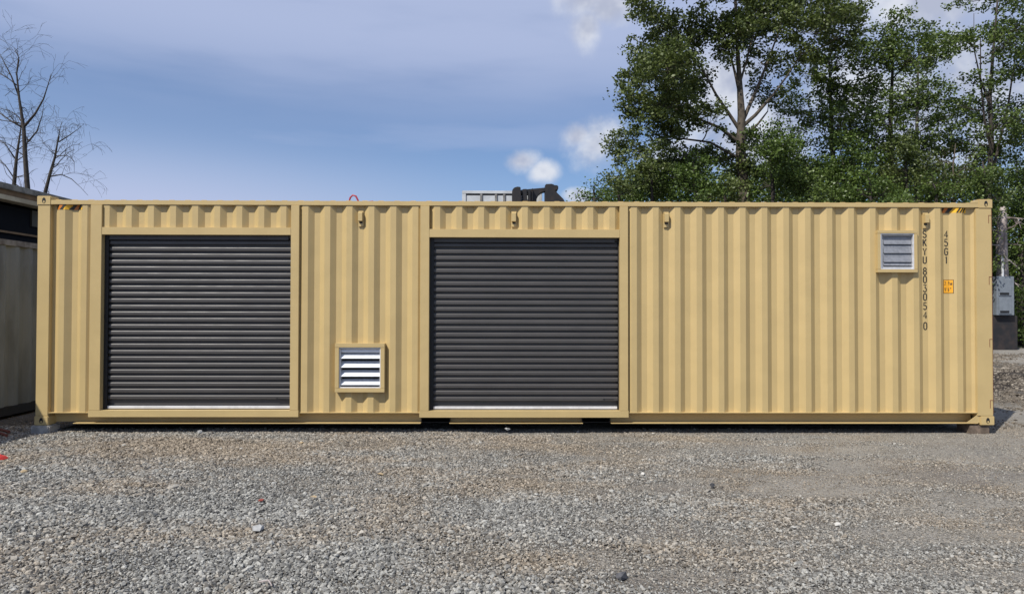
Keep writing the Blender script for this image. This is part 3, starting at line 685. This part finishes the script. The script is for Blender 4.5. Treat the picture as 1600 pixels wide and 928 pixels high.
hd = thing('container_handler', (wp(900, 300)[0], Y1-.3, 0), 'black container lifting machine, only its spreader top showing above the tan container', 'forklift')
m = MB()
m.prism([wp(*q) for q in ((800, 330), (800, 300), (803, 296), (808, 294.5), (813, 295), (815, 330))], 'y', Y1-.6, Y1-.05)
m.prism([wp(*q) for q in ((816, 330), (816, 297.5), (823, 297), (824, 330))], 'y', Y1-.5, Y1-.1)
m.prism([wp(*q) for q in ((825, 330), (825, 299), (829, 299), (829, 330))], 'y', Y1-.52, Y1-.15)
m.prism([wp(*q) for q in ((830.5, 330), (830.5, 297), (832, 297), (832, 330))], 'y', Y1-.62, Y1-.15)
m.prism([wp(*q) for q in ((813.5, 298), (852, 294.6), (852, 300.5), (846, 302), (841, 306), (838, 312), (838, 330), (826, 330), (826, 303), (813.5, 303))], 'y', Y1-.45, Y1-.2)
m.build('spreader', M['blackpaint'], hd, bevel=.012)
m = MB(); m.prism([wp(*q) for q in ((851, 335), (851, 291), (862, 290.5), (865, 292.5), (871, 293), (871, 299), (867, 301), (869, 304), (879, 314), (890, 335))], 'y', Y1-.65, Y1-.12)
m.build('twistlock_arm', M['blackpaint'], hd, bevel=.02)
mx = wp(862, 300)[0]
m = MB(); m.box(mx-.15, Y1-.62, .5, mx+.1, Y1-.35, 4.7); m.box(mx-.15, Y1+2.7, .5, mx+.1, Y1+2.95, 4.7); m.box(mx-.12, Y1-.34, 2.2, mx+.05, Y1+2.69, 2.4); m.build('mast', M['blackpaint'], hd, bevel=.02)
m = MB(); m.box(mx+.2, Y1-.1, .55, mx+4.6, Y1+2.5, 1.45); m.box(mx+3.2, Y1+.1, 1.46, mx+4.6, Y1+2.3, 2.1); m.build('chassis', M['blackpaint'], hd, bevel=.06)
m = MB(); m.box(mx+1.3, Y1+.5, 1.46, mx+2.9, Y1+1.9, 2.9); cb = m.build('cab', M['blackpaint'], hd, bevel=.06)
m = MB(); m.box(mx+1.45, Y1+.488, 1.9, mx+2.75, Y1+.498, 2.75); m.build('window', M['glass'], cb)
for (xa, ya) in ((mx+.9, Y1-.35), (mx+.9, Y1+2.4), (mx+3.8, Y1-.3), (mx+3.8, Y1+2.3)):
    m = MB(); m.tube([(xa, ya, .62), (xa, ya+.4, .62)], .62, 24); wh = m.build('wheel', M['rubber'], hd, bevel=.05)
    m = MB(); m.tube([(xa, ya-.012, .62), (xa, ya+.412, .62)], .3, 16); m.build('rim', M['utility'], wh)

# ------------------------------------------------------------------ right: utility cabinet and dead trunk
UY = 17.0
def up(px, py, Y=UY): p = at(px, py, Y); return p
b0 = up(1553, 493); b1 = up(1580, 432); UX0, UX1 = b0[0], b1[0]
uc = thing('utility_cabinet', ((UX0+UX1)/2, UY, 0), 'grey utility cabinet on a dark plinth right of the tan container', 'cabinet')
m = MB(); m.box(UX0-.4, UY+.02, -.05, UX1+.25, UY+.6, b0[2]); m.build('plinth', M['darkplinth'], uc, bevel=.02)
m = MB(); m.box(UX0, UY-.15, b0[2]+.01, UX1, UY+.2, b1[2]); body = m.build('cabinet_body', M['utility'], uc, bevel=.015)
hh = b1[2]-b0[2]
for k, (za, zb) in enumerate(((.50, .95), (.04, .46))):
    m = MB(); m.box(UX0+.07, UY-.175, b0[2]+hh*za, UX1-.12, UY-.151, b0[2]+hh*zb); d_ = m.build('door', M['utility'], uc, bevel=.008)
    m = MB(); m.box(UX0+.11, UY-.190, b0[2]+hh*(za+.03), UX0+.45, UY-.176, b0[2]+hh*(za+.085)); m.build('handle_slot', M['black'], d_)
m = MB(); m.tube([(UX0+.35, UY, b1[2]-.02), (UX0+.35, UY, b1[2]+.75)], .045, 10); m.build('conduit', M['galv'], uc)
dx = up(1566, 400, 18.0)[0]
tr = thing('dead_tree', (dx, 18.0, 0), 'bleached broken trunk with bare side twigs behind the grey utility cabinet', 'tree')
m = MB(); m.tube([(dx+.1, 18, -.1), (dx+.02, 18, 1.6), (dx, 18, 3.2), (dx-.03, 18, 4.6), (dx+.02, 18, up(1566, 345, 18)[2]), (dx+.06, 18.02, up(1566, 323, 18)[2])], [.26, .23, .20, .19, .17, .11], 12); m.build('trunk', M['deadwood'], tr, smooth=True)
m = MB()
for (py, dxp, dyp) in ((340, 34, 2), (341, -22, 0), (362, -20, -5), (381, 30, 2), (384, -18, -2), (402, 26, 18), (428, 26, 20), (360, 30, -14), (448, 14, 36), (395, -14, 10)):
    p0 = up(1566, py, 18); p1 = up(1566+dxp*.5, py+dyp*.35, 17.8); p2 = up(1566+dxp, py+dyp, 17.5)
    m.tube([p0, p1, p2], [.045, .028, .01], 5)
    for q in range(3):
        f = random.uniform(.4, .9); a = p1*(1-f)+p2*f; m.tube([a, a+np.array([random.uniform(-.3, .4), random.uniform(-.2, .2), random.uniform(-.5, .3)])], [.014, .005], 4)
m.build('bare_branches', M['deadwood'], tr)

# ------------------------------------------------------------------ trees
def leaves(C, L_, W_, upb, nrm=None):
    n = len(C)
    u = rng.normal(size=(n, 3)); u[:, 2] *= .6; u /= np.linalg.norm(u, axis=1)[:, None]
    nn = rng.normal(size=(n, 3)); nn[:, 2] += upb; v = np.cross(nn, u); v /= np.linalg.norm(v, axis=1)[:, None]+1e-9
    L_ = L_*rng.uniform(.65, 1.25, n)[:, None]; W_ = W_*rng.uniform(.7, 1.2, n)[:, None]
    V = np.stack([C-u*L_/2, C+v*W_/2-u*L_*.05, C+u*L_/2, C-v*W_/2-u*L_*.05], 1).reshape(-1, 3)
    return V, n
def leafmesh(name, C, L_, W_, m, parent, upb=.8, tone=None):
    V, n = leaves(C, L_, W_, upb)
    me = bpy.data.meshes.new(name); me.vertices.add(4*n); me.vertices.foreach_set('co', V.astype(np.float32).ravel())
    me.loops.add(4*n); me.loops.foreach_set('vertex_index', np.arange(4*n, dtype=np.int32))
    me.polygons.add(n); me.polygons.foreach_set('loop_start', np.arange(0, 4*n, 4, dtype=np.int32))
    me.update(calc_edges=True); me.materials.append(m)
    a = me.attributes.new('tone', 'FLOAT', 'FACE'); a.data.foreach_set('value', (rng.random(n) if tone is None else tone).astype(np.float32))
    o = bpy.data.objects.new(name, me); COL.objects.link(o)
    o.parent = parent; o.matrix_parent_inverse = Matrix.Translation(-Vector(parent.location)); return o
def bez(a, b_, c_, n):
    T = np.linspace(0, 1, n)[:, None]; return (1-T)**2*a + 2*T*(1-T)*b_ + T**2*c_
def tree(name, Y, trunk, clumps, label, cat, group, m='leafB', bark='bark', leaf=(0.10, 0.075), per=1700, sub=15, spread=.27, depth=1.0, seed=1, low=.12, limbs=(), fill=1.22):
    """trunk: (px, py, radius) from the foot up; clumps: (px, py, rx, ry) in photo pixels at distance Y"""
    rs = np.random.default_rng(seed)
    k = (Y-CAM[1])/F
    base = at(trunk[0][0], trunk[0][1], Y)
    foot = np.array([base[0], Y, 0.0])
    root = thing(name, tuple(foot), label, cat, group)
    TP = [foot-np.array([0, 0, .15])]; TR = [trunk[0][2]*1.25]
    for (px, py, r) in trunk[0:]:
        TP.append(at(px, py, Y)+np.array([0, rs.normal(0, .08), 0])); TR.append(r)
    TP = np.array(TP); mb = MB(); mb.tube(TP, TR, 9)
    mb.build('trunk', M[bark], root, smooth=True, fix=False)
    lb = MB(); LC = []
    NP = []; NR = []
    for a, b_, ra, rb in zip(TP[1:-1], TP[2:], TR[1:-1], TR[2:]):
        for f_ in np.linspace(0, 1, 7)[:-1]: NP.append(a*(1-f_)+b_*f_); NR.append(ra*(1-f_)+rb*f_)
    for lp in limbs:
        P_ = []; off = rs.uniform(-.9, .9)
        for i_, (a, b_, r_) in enumerate(lp): P_.append(at(a, b_, Y)+np.array([0, off*i_/max(1, len(lp)-1), 0]))
        r_ = [q[2] for q in lp]; lb.tube(P_, r_, 7, caps=False)
        for a, b_, ra, rb in zip(P_[:-1], P_[1:], r_[:-1], r_[1:]):
            for f_ in np.linspace(0, 1, 5)[1:]: NP.append(a*(1-f_)+b_*f_); NR.append(ra*(1-f_)+rb*f_)
    cs = []
    for (px, py, rx, ry) in clumps:
        RX, RZ = rx*k, ry*k; RY = min(RX, RZ*1.6)*1.1
        c0 = at(px, py, Y); c0[1] += rs.uniform(-1, 1)*depth*(1.0+0.5*RX); cs.append((c0, RX, RY, RZ, rx, ry))
    ax = lambda c_: abs(c_[0]-np.interp(c_[2], TP[:, 2], TP[:, 0]))
    cs.sort(key=lambda q: ax(q[0])+.3*q[0][2])
    for (c0, RX, RY, RZ, rx, ry) in cs:
        A = np.array(NP); dv = c0-A; dist = np.linalg.norm(dv, axis=1)
        cost = dist + np.where(dv[:, 2] < 0.15*dist, 1.6*(0.35*dist-dv[:, 2]), 0) + np.where(np.array(NR) < .012, 3, 0)
        i_ = int(np.argmin(cost)); s = A[i_]; ln = dist[i_]
        r0 = min(NR[i_]*.7, .018+.014*ln)
        midp = s*.5+c0*.5+np.array([0, 0, -.10*ln])+rs.normal(0, .07*ln, 3)
        B = bez(s, midp, c0, 7); RR = np.linspace(r0, r0*.45, 7); lb.tube(B, RR, 6, caps=False)
        for q in range(2, 7): NP.append(B[q]); NR.append(RR[q])
        area = rx*ry*k*k
        nl = int(per*area/1.15); ns = max(5, int(sub*area/1.15))
        for q in range(ns):
            d = rs.normal(size=3); d /= np.linalg.norm(d); rr = rs.uniform(.15, 1)**.5
            e = c0 + d*np.array([RX, RY, RZ])*rr*fill
            a = B[rs.integers(3, 7)]
            mp = (a+e)/2+rs.normal(0, .08*RX, 3)-np.array([0, 0, .05])
            BB = bez(a, mp, e, 4); lb.tube(BB, np.linspace(max(r0*.36, .008), .005, 4), 4, caps=False)
            n = max(8, int(nl/ns*rs.uniform(.5, 1.5)))
            sg = spread*rs.uniform(.6, 1.3)
            G = np.clip(rs.normal(size=(n, 3)), -1.7, 1.7)
            LC.append(e+G*np.array([sg*1.25, sg*1.15, sg*.75]))
            LC.append(BB[2]+np.clip(rs.normal(size=(n//4, 3)), -1.6, 1.6)*sg*.8)
    lb.build('branches', M[bark], root, smooth=True, fix=False)
    C_ = np.concatenate(LC); C_ = C_[C_[:, 2] > .1]
    leafmesh('crown', C_, leaf[0], leaf[1], M[m], root)
    return root
G1 = 'leafy trees standing behind the container'
tree('cottonwood_tree', 18.0, [(1162, 470, .30), (1160, 310, .24), (1158, 240, .20), (1158, 180, .15), (1154, 110, .09), (1150, 40, .065), (1146, -40, .05), (1140, -110, .03)],
     [(1012, 22, 30, 34), (1035, 65, 45, 40), (1000, 95, 30, 34), (980, 160, 26, 30), (1025, 138, 48, 38), (992, 205, 32, 32), (1045, 195, 50, 34), (1012, 245, 34, 24), (1088, 100, 40, 36), (1075, 40, 42, 34), (1120, 45, 36, 30), (1060, 105, 34, 30), (1022, 180, 36, 30), (1065, 150, 36, 26),
      (1110, -35, 60, 38), (1040, -25, 48, 34), (1185, 10, 42, 34), (1240, 0, 45, 32), (1225, 60, 34, 24), (1195, 92, 24, 18), (1098, 195, 30, 22), (1085, 235, 45, 24), (1050, 262, 46, 24), (1275, 40, 42, 26), (1325, 22, 34, 26), (1345, 0, 26, 20), (1215, 135, 36, 18), (1130, 235, 26, 14), (1120, 78, 30, 26), (1190, -60, 70, 40), (1290, -30, 60, 36), (1148, 60, 22, 18), (1180, 205, 26, 16), (1148, 252, 26, 16), (1178, 272, 28, 18), (1000, 275, 30, 16), (1258, 85, 32, 20), (1300, 65, 30, 22), (1190, 45, 30, 24)],
     'tallest broad-leaved tree with forked trunk and wide dark crown, left of the tree line', 'tree', G1, 'leafA', 'bark', (0.13, 0.10), per=2100, sub=46, spread=.155, seed=3, depth=1.25,
     limbs=[[(1158, 195, .09), (1172, 165, .075), (1188, 130, .06), (1204, 92, .045), (1220, 50, .03), (1236, 5, .02)], [(1158, 200, .085), (1178, 182, .07), (1205, 150, .05), (1222, 125, .03), (1240, 95, .02)],
            [(1157, 205, .08), (1138, 178, .065), (1118, 150, .05), (1100, 118, .035), (1082, 85, .02)], [(1158, 225, .08), (1125, 200, .06), (1090, 185, .045), (1055, 170, .03), (1020, 150, .02)],
            [(1156, 150, .06), (1148, 115, .05), (1138, 80, .03), (1128, 40, .02)], [(1159, 250, .06), (1110, 222, .045), (1060, 215, .03), (1015, 205, .015)], [(1156, 130, .05), (1168, 95, .04), (1180, 55, .03), (1190, 10, .02)], [(1160, 215, .06), (1190, 190, .045), (1212, 165, .025)]])
tree('alder_tree', 21.0, [(1300, 470, .2), (1302, 300, .13), (1298, 180, .08), (1296, 90, .04)],
     [(1285, 108, 42, 26), (1255, 180, 48, 28), (1322, 155, 42, 28), (1295, 215, 50, 32), (1342, 105, 36, 26), (1235, 235, 46, 36), (1272, 262, 46, 30), (1245, 125, 36, 20), (1330, 210, 38, 28), (1300, 75, 38, 16), (1215, 200, 32, 20), (1310, 255, 44, 30), (1285, 148, 36, 20)],
     'slender green tree right beside the tallest one', 'tree', G1, 'leafB', 'bark', (.125, .095), per=1450, sub=38, spread=.16, seed=5)
tree('alder_tree', 20.0, [(1390, 470, .18), (1392, 300, .13), (1389, 200, .09), (1394, 110, .055), (1388, 40, .025)],
     [(1385, 38, 30, 16), (1418, 58, 36, 20), (1362, 75, 34, 22), (1400, 105, 46, 24), (1352, 130, 34, 22), (1442, 95, 32, 20), (1388, 160, 44, 24), (1362, 200, 42, 26), (1425, 165, 34, 22), (1405, 222, 48, 28), (1370, 252, 48, 28), (1440, 215, 30, 20), (1430, 255, 40, 26), (1338, 165, 26, 16)],
     'round-topped green tree with dark straight trunk in the middle of the tree line', 'tree', G1, 'leafB', 'barkdark', (.125, .095), per=1450, sub=38, spread=.16, seed=8)
tree('alder_tree', 23.0, [(1432, 470, .15), (1432, 300, .10), (1430, 190, .07), (1436, 90, .03)],
     [(1448, 50, 26, 16), (1462, 82, 32, 20), (1476, 130, 28, 18), (1452, 145, 30, 18), (1446, 195, 32, 20), (1418, 130, 28, 18), (1475, 178, 24, 14), (1425, 240, 38, 26), (1468, 240, 34, 22)],
     'thin tree with narrow open crown right of the round-topped one', 'tree', G1, 'leafB', 'barkdark', (.125, .095), per=1250, sub=34, spread=.16, seed=9)
tree('alder_tree', 19.5, [(1542, 470, .18), (1546, 300, .12), (1551, 220, .09), (1548, 150, .075), (1556, 70, .05), (1558, -20, .03)],
     [(1516, 45, 32, 24), (1548, 12, 38, 24), (1588, 45, 40, 28), (1535, 86, 38, 22), (1500, 78, 24, 14), (1585, 105, 40, 26), (1525, 136, 38, 18), (1496, 166, 28, 12), (1580, 160, 44, 24), (1625, 90, 40, 40), (1535, 200, 42, 20), (1592, 215, 46, 26), (1640, 20, 46, 44), (1570, -25, 40, 24), (1640, 170, 44, 44), (1600, -50, 60, 34), (1560, 245, 46, 26), (1505, 215, 28, 16)],
     'tall open-crowned tree at the right edge of the photo', 'tree', G1, 'leafB', 'barkdark', (.125, .095), per=1350, sub=34, spread=.16, seed=12, limbs=[[(1546, 290, .07), (1562, 230, .055), (1580, 160, .04), (1592, 90, .025), (1598, 30, .012)], [(1550, 240, .06), (1532, 190, .045), (1520, 130, .03), (1514, 70, .015)], [(1548, 170, .05), (1538, 120, .035), (1534, 70, .02), (1540, 10, .01)]])
tree('sapling', 17.5, [(1488, 470, .07), (1490, 340, .05), (1490, 260, .03), (1492, 225, .012)],
     [(1478, 245, 24, 16), (1500, 262, 26, 18), (1470, 285, 30, 18), (1508, 292, 26, 16)],
     'half bare brownish sapling among the green shrubs behind the container right end', 'tree', None, 'leafD', 'bark', (.05, .03), per=1500, sub=40, spread=.16, seed=15)
shr = [(928, 302, 30, 11, 16.0, 'leafC', 'lowest dark shrub top at the left end of the tree line'), (966, 286, 32, 18, 16.5, 'leafA', 'small shrub second from the left end of the tree line'),
       (1018, 282, 42, 24, 17.0, 'leafB', 'shrub under the left limbs of the tallest tree'), (1085, 270, 40, 34, 16.5, 'leafC', 'bushy shrub just left of the tall forked trunk'), (1134, 296, 30, 18, 16.0, 'leafA', 'shrub right in front of the tall forked trunk'),
       (1206, 240, 38, 44, 16.5, 'leafC', 'bright green bushy sapling right of the tall forked trunk'), (1262, 278, 40, 34, 16.0, 'leafB', 'green shrub right of the bright bushy sapling'), (1316, 262, 36, 50, 17.5, 'leafC', 'tall shrub left of the dark straight trunk'),
       (1360, 290, 42, 24, 15.5, 'leafC', 'low shrub touching the dark straight trunk from the left'), (1416, 262, 34, 46, 17.5, 'leafA', 'shrub between the two middle trunks'), (1460, 296, 32, 20, 16.0, 'leafC', 'low shrub left of the brownish sapling'), (1538, 270, 34, 36, 16.5, 'leafB', 'shrub above the right end of the tan container'),
       (1592, 280, 42, 52, 20.5, 'leafC', 'dense shrub above the broken trunk at the right edge')]
for i, (px, py, rx, ry, Y, lm, lab) in enumerate(shr):
    cl_ = [(px, py, rx, ry), (px-rx*.5, py+ry*.3, rx*.6, ry*.7), (px+rx*.5, py+ry*.35, rx*.6, ry*.7), (px+random.uniform(-.5, .5)*rx, py-ry*.75, rx*.35, ry*.35), (px, py+40, rx*.9, 26), (px-10, py+85, rx*.85, 30), (px+10, py+130, rx*.8, 28), (px-6, 452, rx*.85, 26)]
    tree('shrub', Y, [(px, 440, .09), (px+3, py+60, .07), (px, py, .04), (px-2, py-ry*.6, .015)], cl_, lab, 'shrub', 'shrubs and saplings behind the container', lm, 'barkdark', (.10, .075), per=2000, sub=34, spread=.17, seed=30+i, fill=1.15)
# right gap: shrubs reaching the ground beyond the cabinet
for i, (px, py, rx, ry, Y, lab) in enumerate([(1596, 380, 34, 40, 20.0, 'leafy shrub behind the broken trunk twigs'), (1600, 480, 22, 34, 18.6, 'bright low bush growing right of the dark plinth'), (1562, 400, 34, 50, 21.5, 'dark shrub directly behind the broken trunk'), (1650, 420, 40, 60, 20.0, 'shrub just outside the right edge')]):
    tree('shrub', Y, [(px, 470, .07), (px, py, .03)], [(px, py, rx, ry), (px-rx*.4, py+ry*.5, rx*.8, ry*.6), (px+rx*.4, py+ry*.7, rx*.9, ry*.6), (px, py-ry*.8, rx*.9, ry*.6), (px, min(py+ry*1.2, 520), rx, 22)], lab, 'shrub', 'shrubs and saplings behind the container', 'leafC', 'barkdark', (.10, .075), per=2000, sub=30, spread=.17, seed=60+i)
# closed understorey: wood edge that reads as one mass far behind
C_ = []
for q in range(2600):
    px = rng.uniform(960, 1900); top = 285 if px < 1040 else 262; Y = rng.uniform(25, 30)
    c0 = at(px, top, Y); z = c0[2]*rng.uniform(.02, 1)**.8
    C_.append(np.array([c0[0], Y, z])+rng.normal(size=(48, 3))*np.array([.42, .42, .3]))
C_ = np.concatenate(C_); C_ = C_[C_[:, 2] > 0]
me_ = leafmesh('undergrowth', C_, .17, .14, M['leafC'], go)
me_.parent = None; me_.matrix_parent_inverse = Matrix.Identity(4)
tag(me_, 'dense dark undergrowth filling the wood edge behind the trees', 'undergrowth', kind='stuff')

# bare trees at the left
def twig(mb, p, d, ln, r, lev, rs, droop):
    n = 5; pts = [p]; dd = d/np.linalg.norm(d)
    for k in range(n):
        dd = dd + rs.normal(0, .13, 3) + np.array([0, 0, (.09 if lev < 2 else -.02)-droop*k*.09]); dd /= np.linalg.norm(dd)
        pts.append(pts[-1]+dd*ln/n)
    mb.tube(pts, np.linspace(r, max(.004, r*.3), n+1), 5 if r > .02 else 3, caps=False)
    if lev < 3:
        for k in range(3 if lev < 2 else 1):
            a = pts[rs.integers(1, n+1)]; q = dd + rs.normal(0, .65, 3); q[1] *= .6
            twig(mb, a, q, ln*rs.uniform(.4, .7), max(r*.45, .005), lev+1, rs, droop)
def bare(Y, paths, label, seed, nt, droop=.4):
    rs = np.random.default_rng(seed); f = at(paths[0][0][0], paths[0][0][1], Y); f[2] = 0
    root = thing('bare_tree', tuple(f), label, 'tree', 'leafless trees at the left')
    def P(path): return [at(a, b_, Y) for a, b_, _ in path], [c_ for _, _, c_ in path]
    pts, rr = P(paths[0]); m = MB(); m.tube([f-np.array([0, 0, .1])]+pts, [rr[0]*1.3]+rr, 9); m.build('trunk', M['barkdark'], root, smooth=True, fix=False)
    m = MB()
    for path in paths[1:]:
        p_, r_ = P(path); m.tube(p_, r_, 6)
    for path in paths:
        p_, r_ = P(path)
        for k in range(nt if path is paths[0] else nt//2):
            i = rs.integers(0 if path is not paths[0] else 0, len(p_)-1); fr = rs.random(); a = p_[i]*(1-fr)+p_[i+1]*fr; r = r_[i]*(1-fr)+r_[i+1]*fr
            if a[2] < 4.2: continue
            d = np.array([rs.choice([-1, 1])*rs.uniform(.5, 1), rs.normal(0, .4), rs.uniform(.1, 1.0)])
            twig(m, a, d, rs.uniform(.6, 1.35), min(.03, r*.45), 1, rs, droop)
    m.build('branches', M['barkdark'], root, smooth=True, fix=False)
bare(22, [[(44, 400, .17), (43, 297, .11), (39, 240, .09), (37, 200, .075), (30, 155, .05), (26, 115, .03), (29, 90, .02), (22, 75, .008)],
          [(38, 198, .06), (55, 178, .045), (68, 155, .03), (76, 130, .018), (80, 115, .006)],
          [(36, 200, .05), (15, 188, .035), (-10, 170, .02)], [(44, 222, .04), (58, 205, .03), (66, 180, .015), (68, 165, .006)],
          [(30, 152, .04), (18, 120, .03), (5, 95, .018), (-5, 75, .008)], [(28, 135, .03), (12, 122, .02), (-8, 110, .01)], [(26, 115, .028), (30, 95, .018), (26, 78, .01), (10, 66, .006), (-4, 60, .004)]],
     'tall leafless tree with dark trunk, middle one of the bare trees', 2, 14)
bare(23, [[(22, 400, .10), (22, 288, .085), (26, 245, .06), (32, 205, .03), (34, 185, .01)], [(25, 250, .035), (8, 225, .02), (-8, 215, .01)], [(23, 280, .03), (8, 258, .02), (-5, 245, .01)]],
     'thin leafless tree at the far left, leaning right', 5, 13)
bare(21, [[(64, 400, .10), (71, 300, .075), (78, 272, .06), (86, 245, .045), (90, 222, .03), (94, 200, .012), (97, 190, .006)],
          [(92, 222, .028), (108, 212, .02), (122, 202, .012), (131, 194, .005)], [(78, 276, .03), (96, 273, .024), (112, 280, .018), (126, 293, .010), (138, 306, .006)],
          [(88, 244, .022), (105, 243, .016), (116, 252, .01), (116, 270, .006)], [(87, 243, .016), (76, 228, .01), (60, 218, .005)]],
     'leafless tree with drooping branches, right one of the bare trees', 9, 14, 1.0)

# ------------------------------------------------------------------ small litter on the yard
def g0(px, py):
    d = _w + _r*(px-800)/F + _u*(464-py)/F; t_ = (0.012-CAM[2])/d[2]; return CAM+d*t_
p = g0(0, 718)
m = MB(); m.prism([(-.10, 0), (.075, 0), (.085, .010), (.05, .035), (-.02, .055), (-.10, .05)], 'y', -.05, .05)
m.v = [(v_[0]+p[0]-.02, v_[1]+p[1], v_[2]+.008) for v_ in m.v]
o = m.build('litter_scrap', M['red'], None, bevel=.008); tag(o, 'crumpled red plastic scrap on the gravel at the left edge', 'litter')
p = g0(405, 783); m = MB(); m.prism([(0, 0), (.030, .003), (.036, .012), (.012, .016), (-.006, .009)], 'y', -.012, .012)
m.v = [(v_[0]+p[0], v_[1]+p[1], v_[2]+.016) for v_ in m.v]; o = m.build('litter_scrap', mat('faded_red_plastic', (.30, .07, .05), .8), None, bevel=.001); tag(o, 'tiny reddish plastic fragment lying in the left half of the gravel', 'litter')
sticks = [((228, 750), (240, 742), 'pale twig on the gravel left of centre'), ((405, 912), (425, 918), 'pale dry straw on the gravel near the bottom edge'), ((10, 683), (-14, 680), 'rusty rod in the shade at the left container corner'), ((14, 677), (-20, 674), 'thin rusty strip in the shade beside the grey container')]
for k, (a, b_, lab) in enumerate(sticks):
    pa, pb = g0(*a), g0(*b_); mid_ = (pa+pb)/2+np.array([.01, .02, .012]); m = MB(); r_ = .006 if k < 2 else .02
    zz_ = .012 if k < 2 else .02
    m.tube([pa+[0, 0, zz_], mid_+[0, 0, zz_], pb+[0, 0, zz_]], [r_, r_*.9, r_*.5], 6)
    o = m.build('stick' if k < 2 else 'metal_rod', M['deadwood'] if k < 2 else M['gasket'], None); tag(o, lab, 'stick' if k < 2 else 'scrap metal')
def rock(px, py, s, col, lab, seed):
    rs = np.random.default_rng(seed); bm = bmesh.new(); p = g0(px, py)
    for _ in range(14):
        q = rs.normal(size=3); q /= np.linalg.norm(q); bm.verts.new(Vector(q*np.array([s*1.2, s, s*.7])*rs.uniform(.85, 1.1)) + Vector((p[0], p[1], p[2]+s*.35)))
    bmesh.ops.convex_hull(bm, input=bm.verts); me = bpy.data.meshes.new('stone')
    for vtx in [v_ for v_ in bm.verts if not v_.link_faces]: bm.verts.remove(vtx)
    bm.to_mesh(me); bm.free(); me.materials.append(col); o = bpy.data.objects.new('stone', me); COL.objects.link(o); tag(o, lab, 'stone', 'larger loose stones on the gravel')
pale = mat('pale_stone', (0.55, 0.53, 0.48), .9, var=.3, vscale=40); dark = mat('dark_stone', (0.09, 0.09, 0.095), .8, var=.3, vscale=40); grey = mat('grey_stone', (0.36, 0.36, 0.35), .9, var=.3, vscale=30); tanst = mat('tan_stone', (.45, .34, .2), .9, var=.3, vscale=30)
rocks = [(403, 829, .042, grey, 'large grey stone on the gravel in the left half near the bottom'), (973, 903, .036, dark, 'black stone on the gravel near the bottom, right of centre'), (194, 697, .030, pale, 'white stone near the left roller shutter foot'),
  (345, 702, .022, pale, 'small white stone in the brown patch below the left shutter'), (38, 738, .030, tanst, 'tan stone near the left edge of the gravel'), (490, 779, .028, tanst, 'tan stone alone in the gravel left of centre'),
  (471, 693, .024, tanst, 'tan stone below the louvre vent'), (1005, 741, .022, pale, 'small white stone below the right shutter edge'), (1309, 820, .022, pale, 'white stone in the right half of the gravel'), (1113, 759, .026, dark, 'small black stone right of centre'),
  (595, 742, .024, tanst, 'orange-tan stone below the louvre vent, halfway down the gravel'), (1240, 825, .020, pale, 'small pale stone in the dusty patch on the right'), (312, 676, .035, grey, 'grey stone at the edge of the container shade, left shutter'), (793, 672, .033, grey, 'flat grey stone in front of the right shutter foot')]
for i, (a, b_, s_, c_, lab) in enumerate(rocks): rock(a, b_, s_, c_, lab, 100+i)
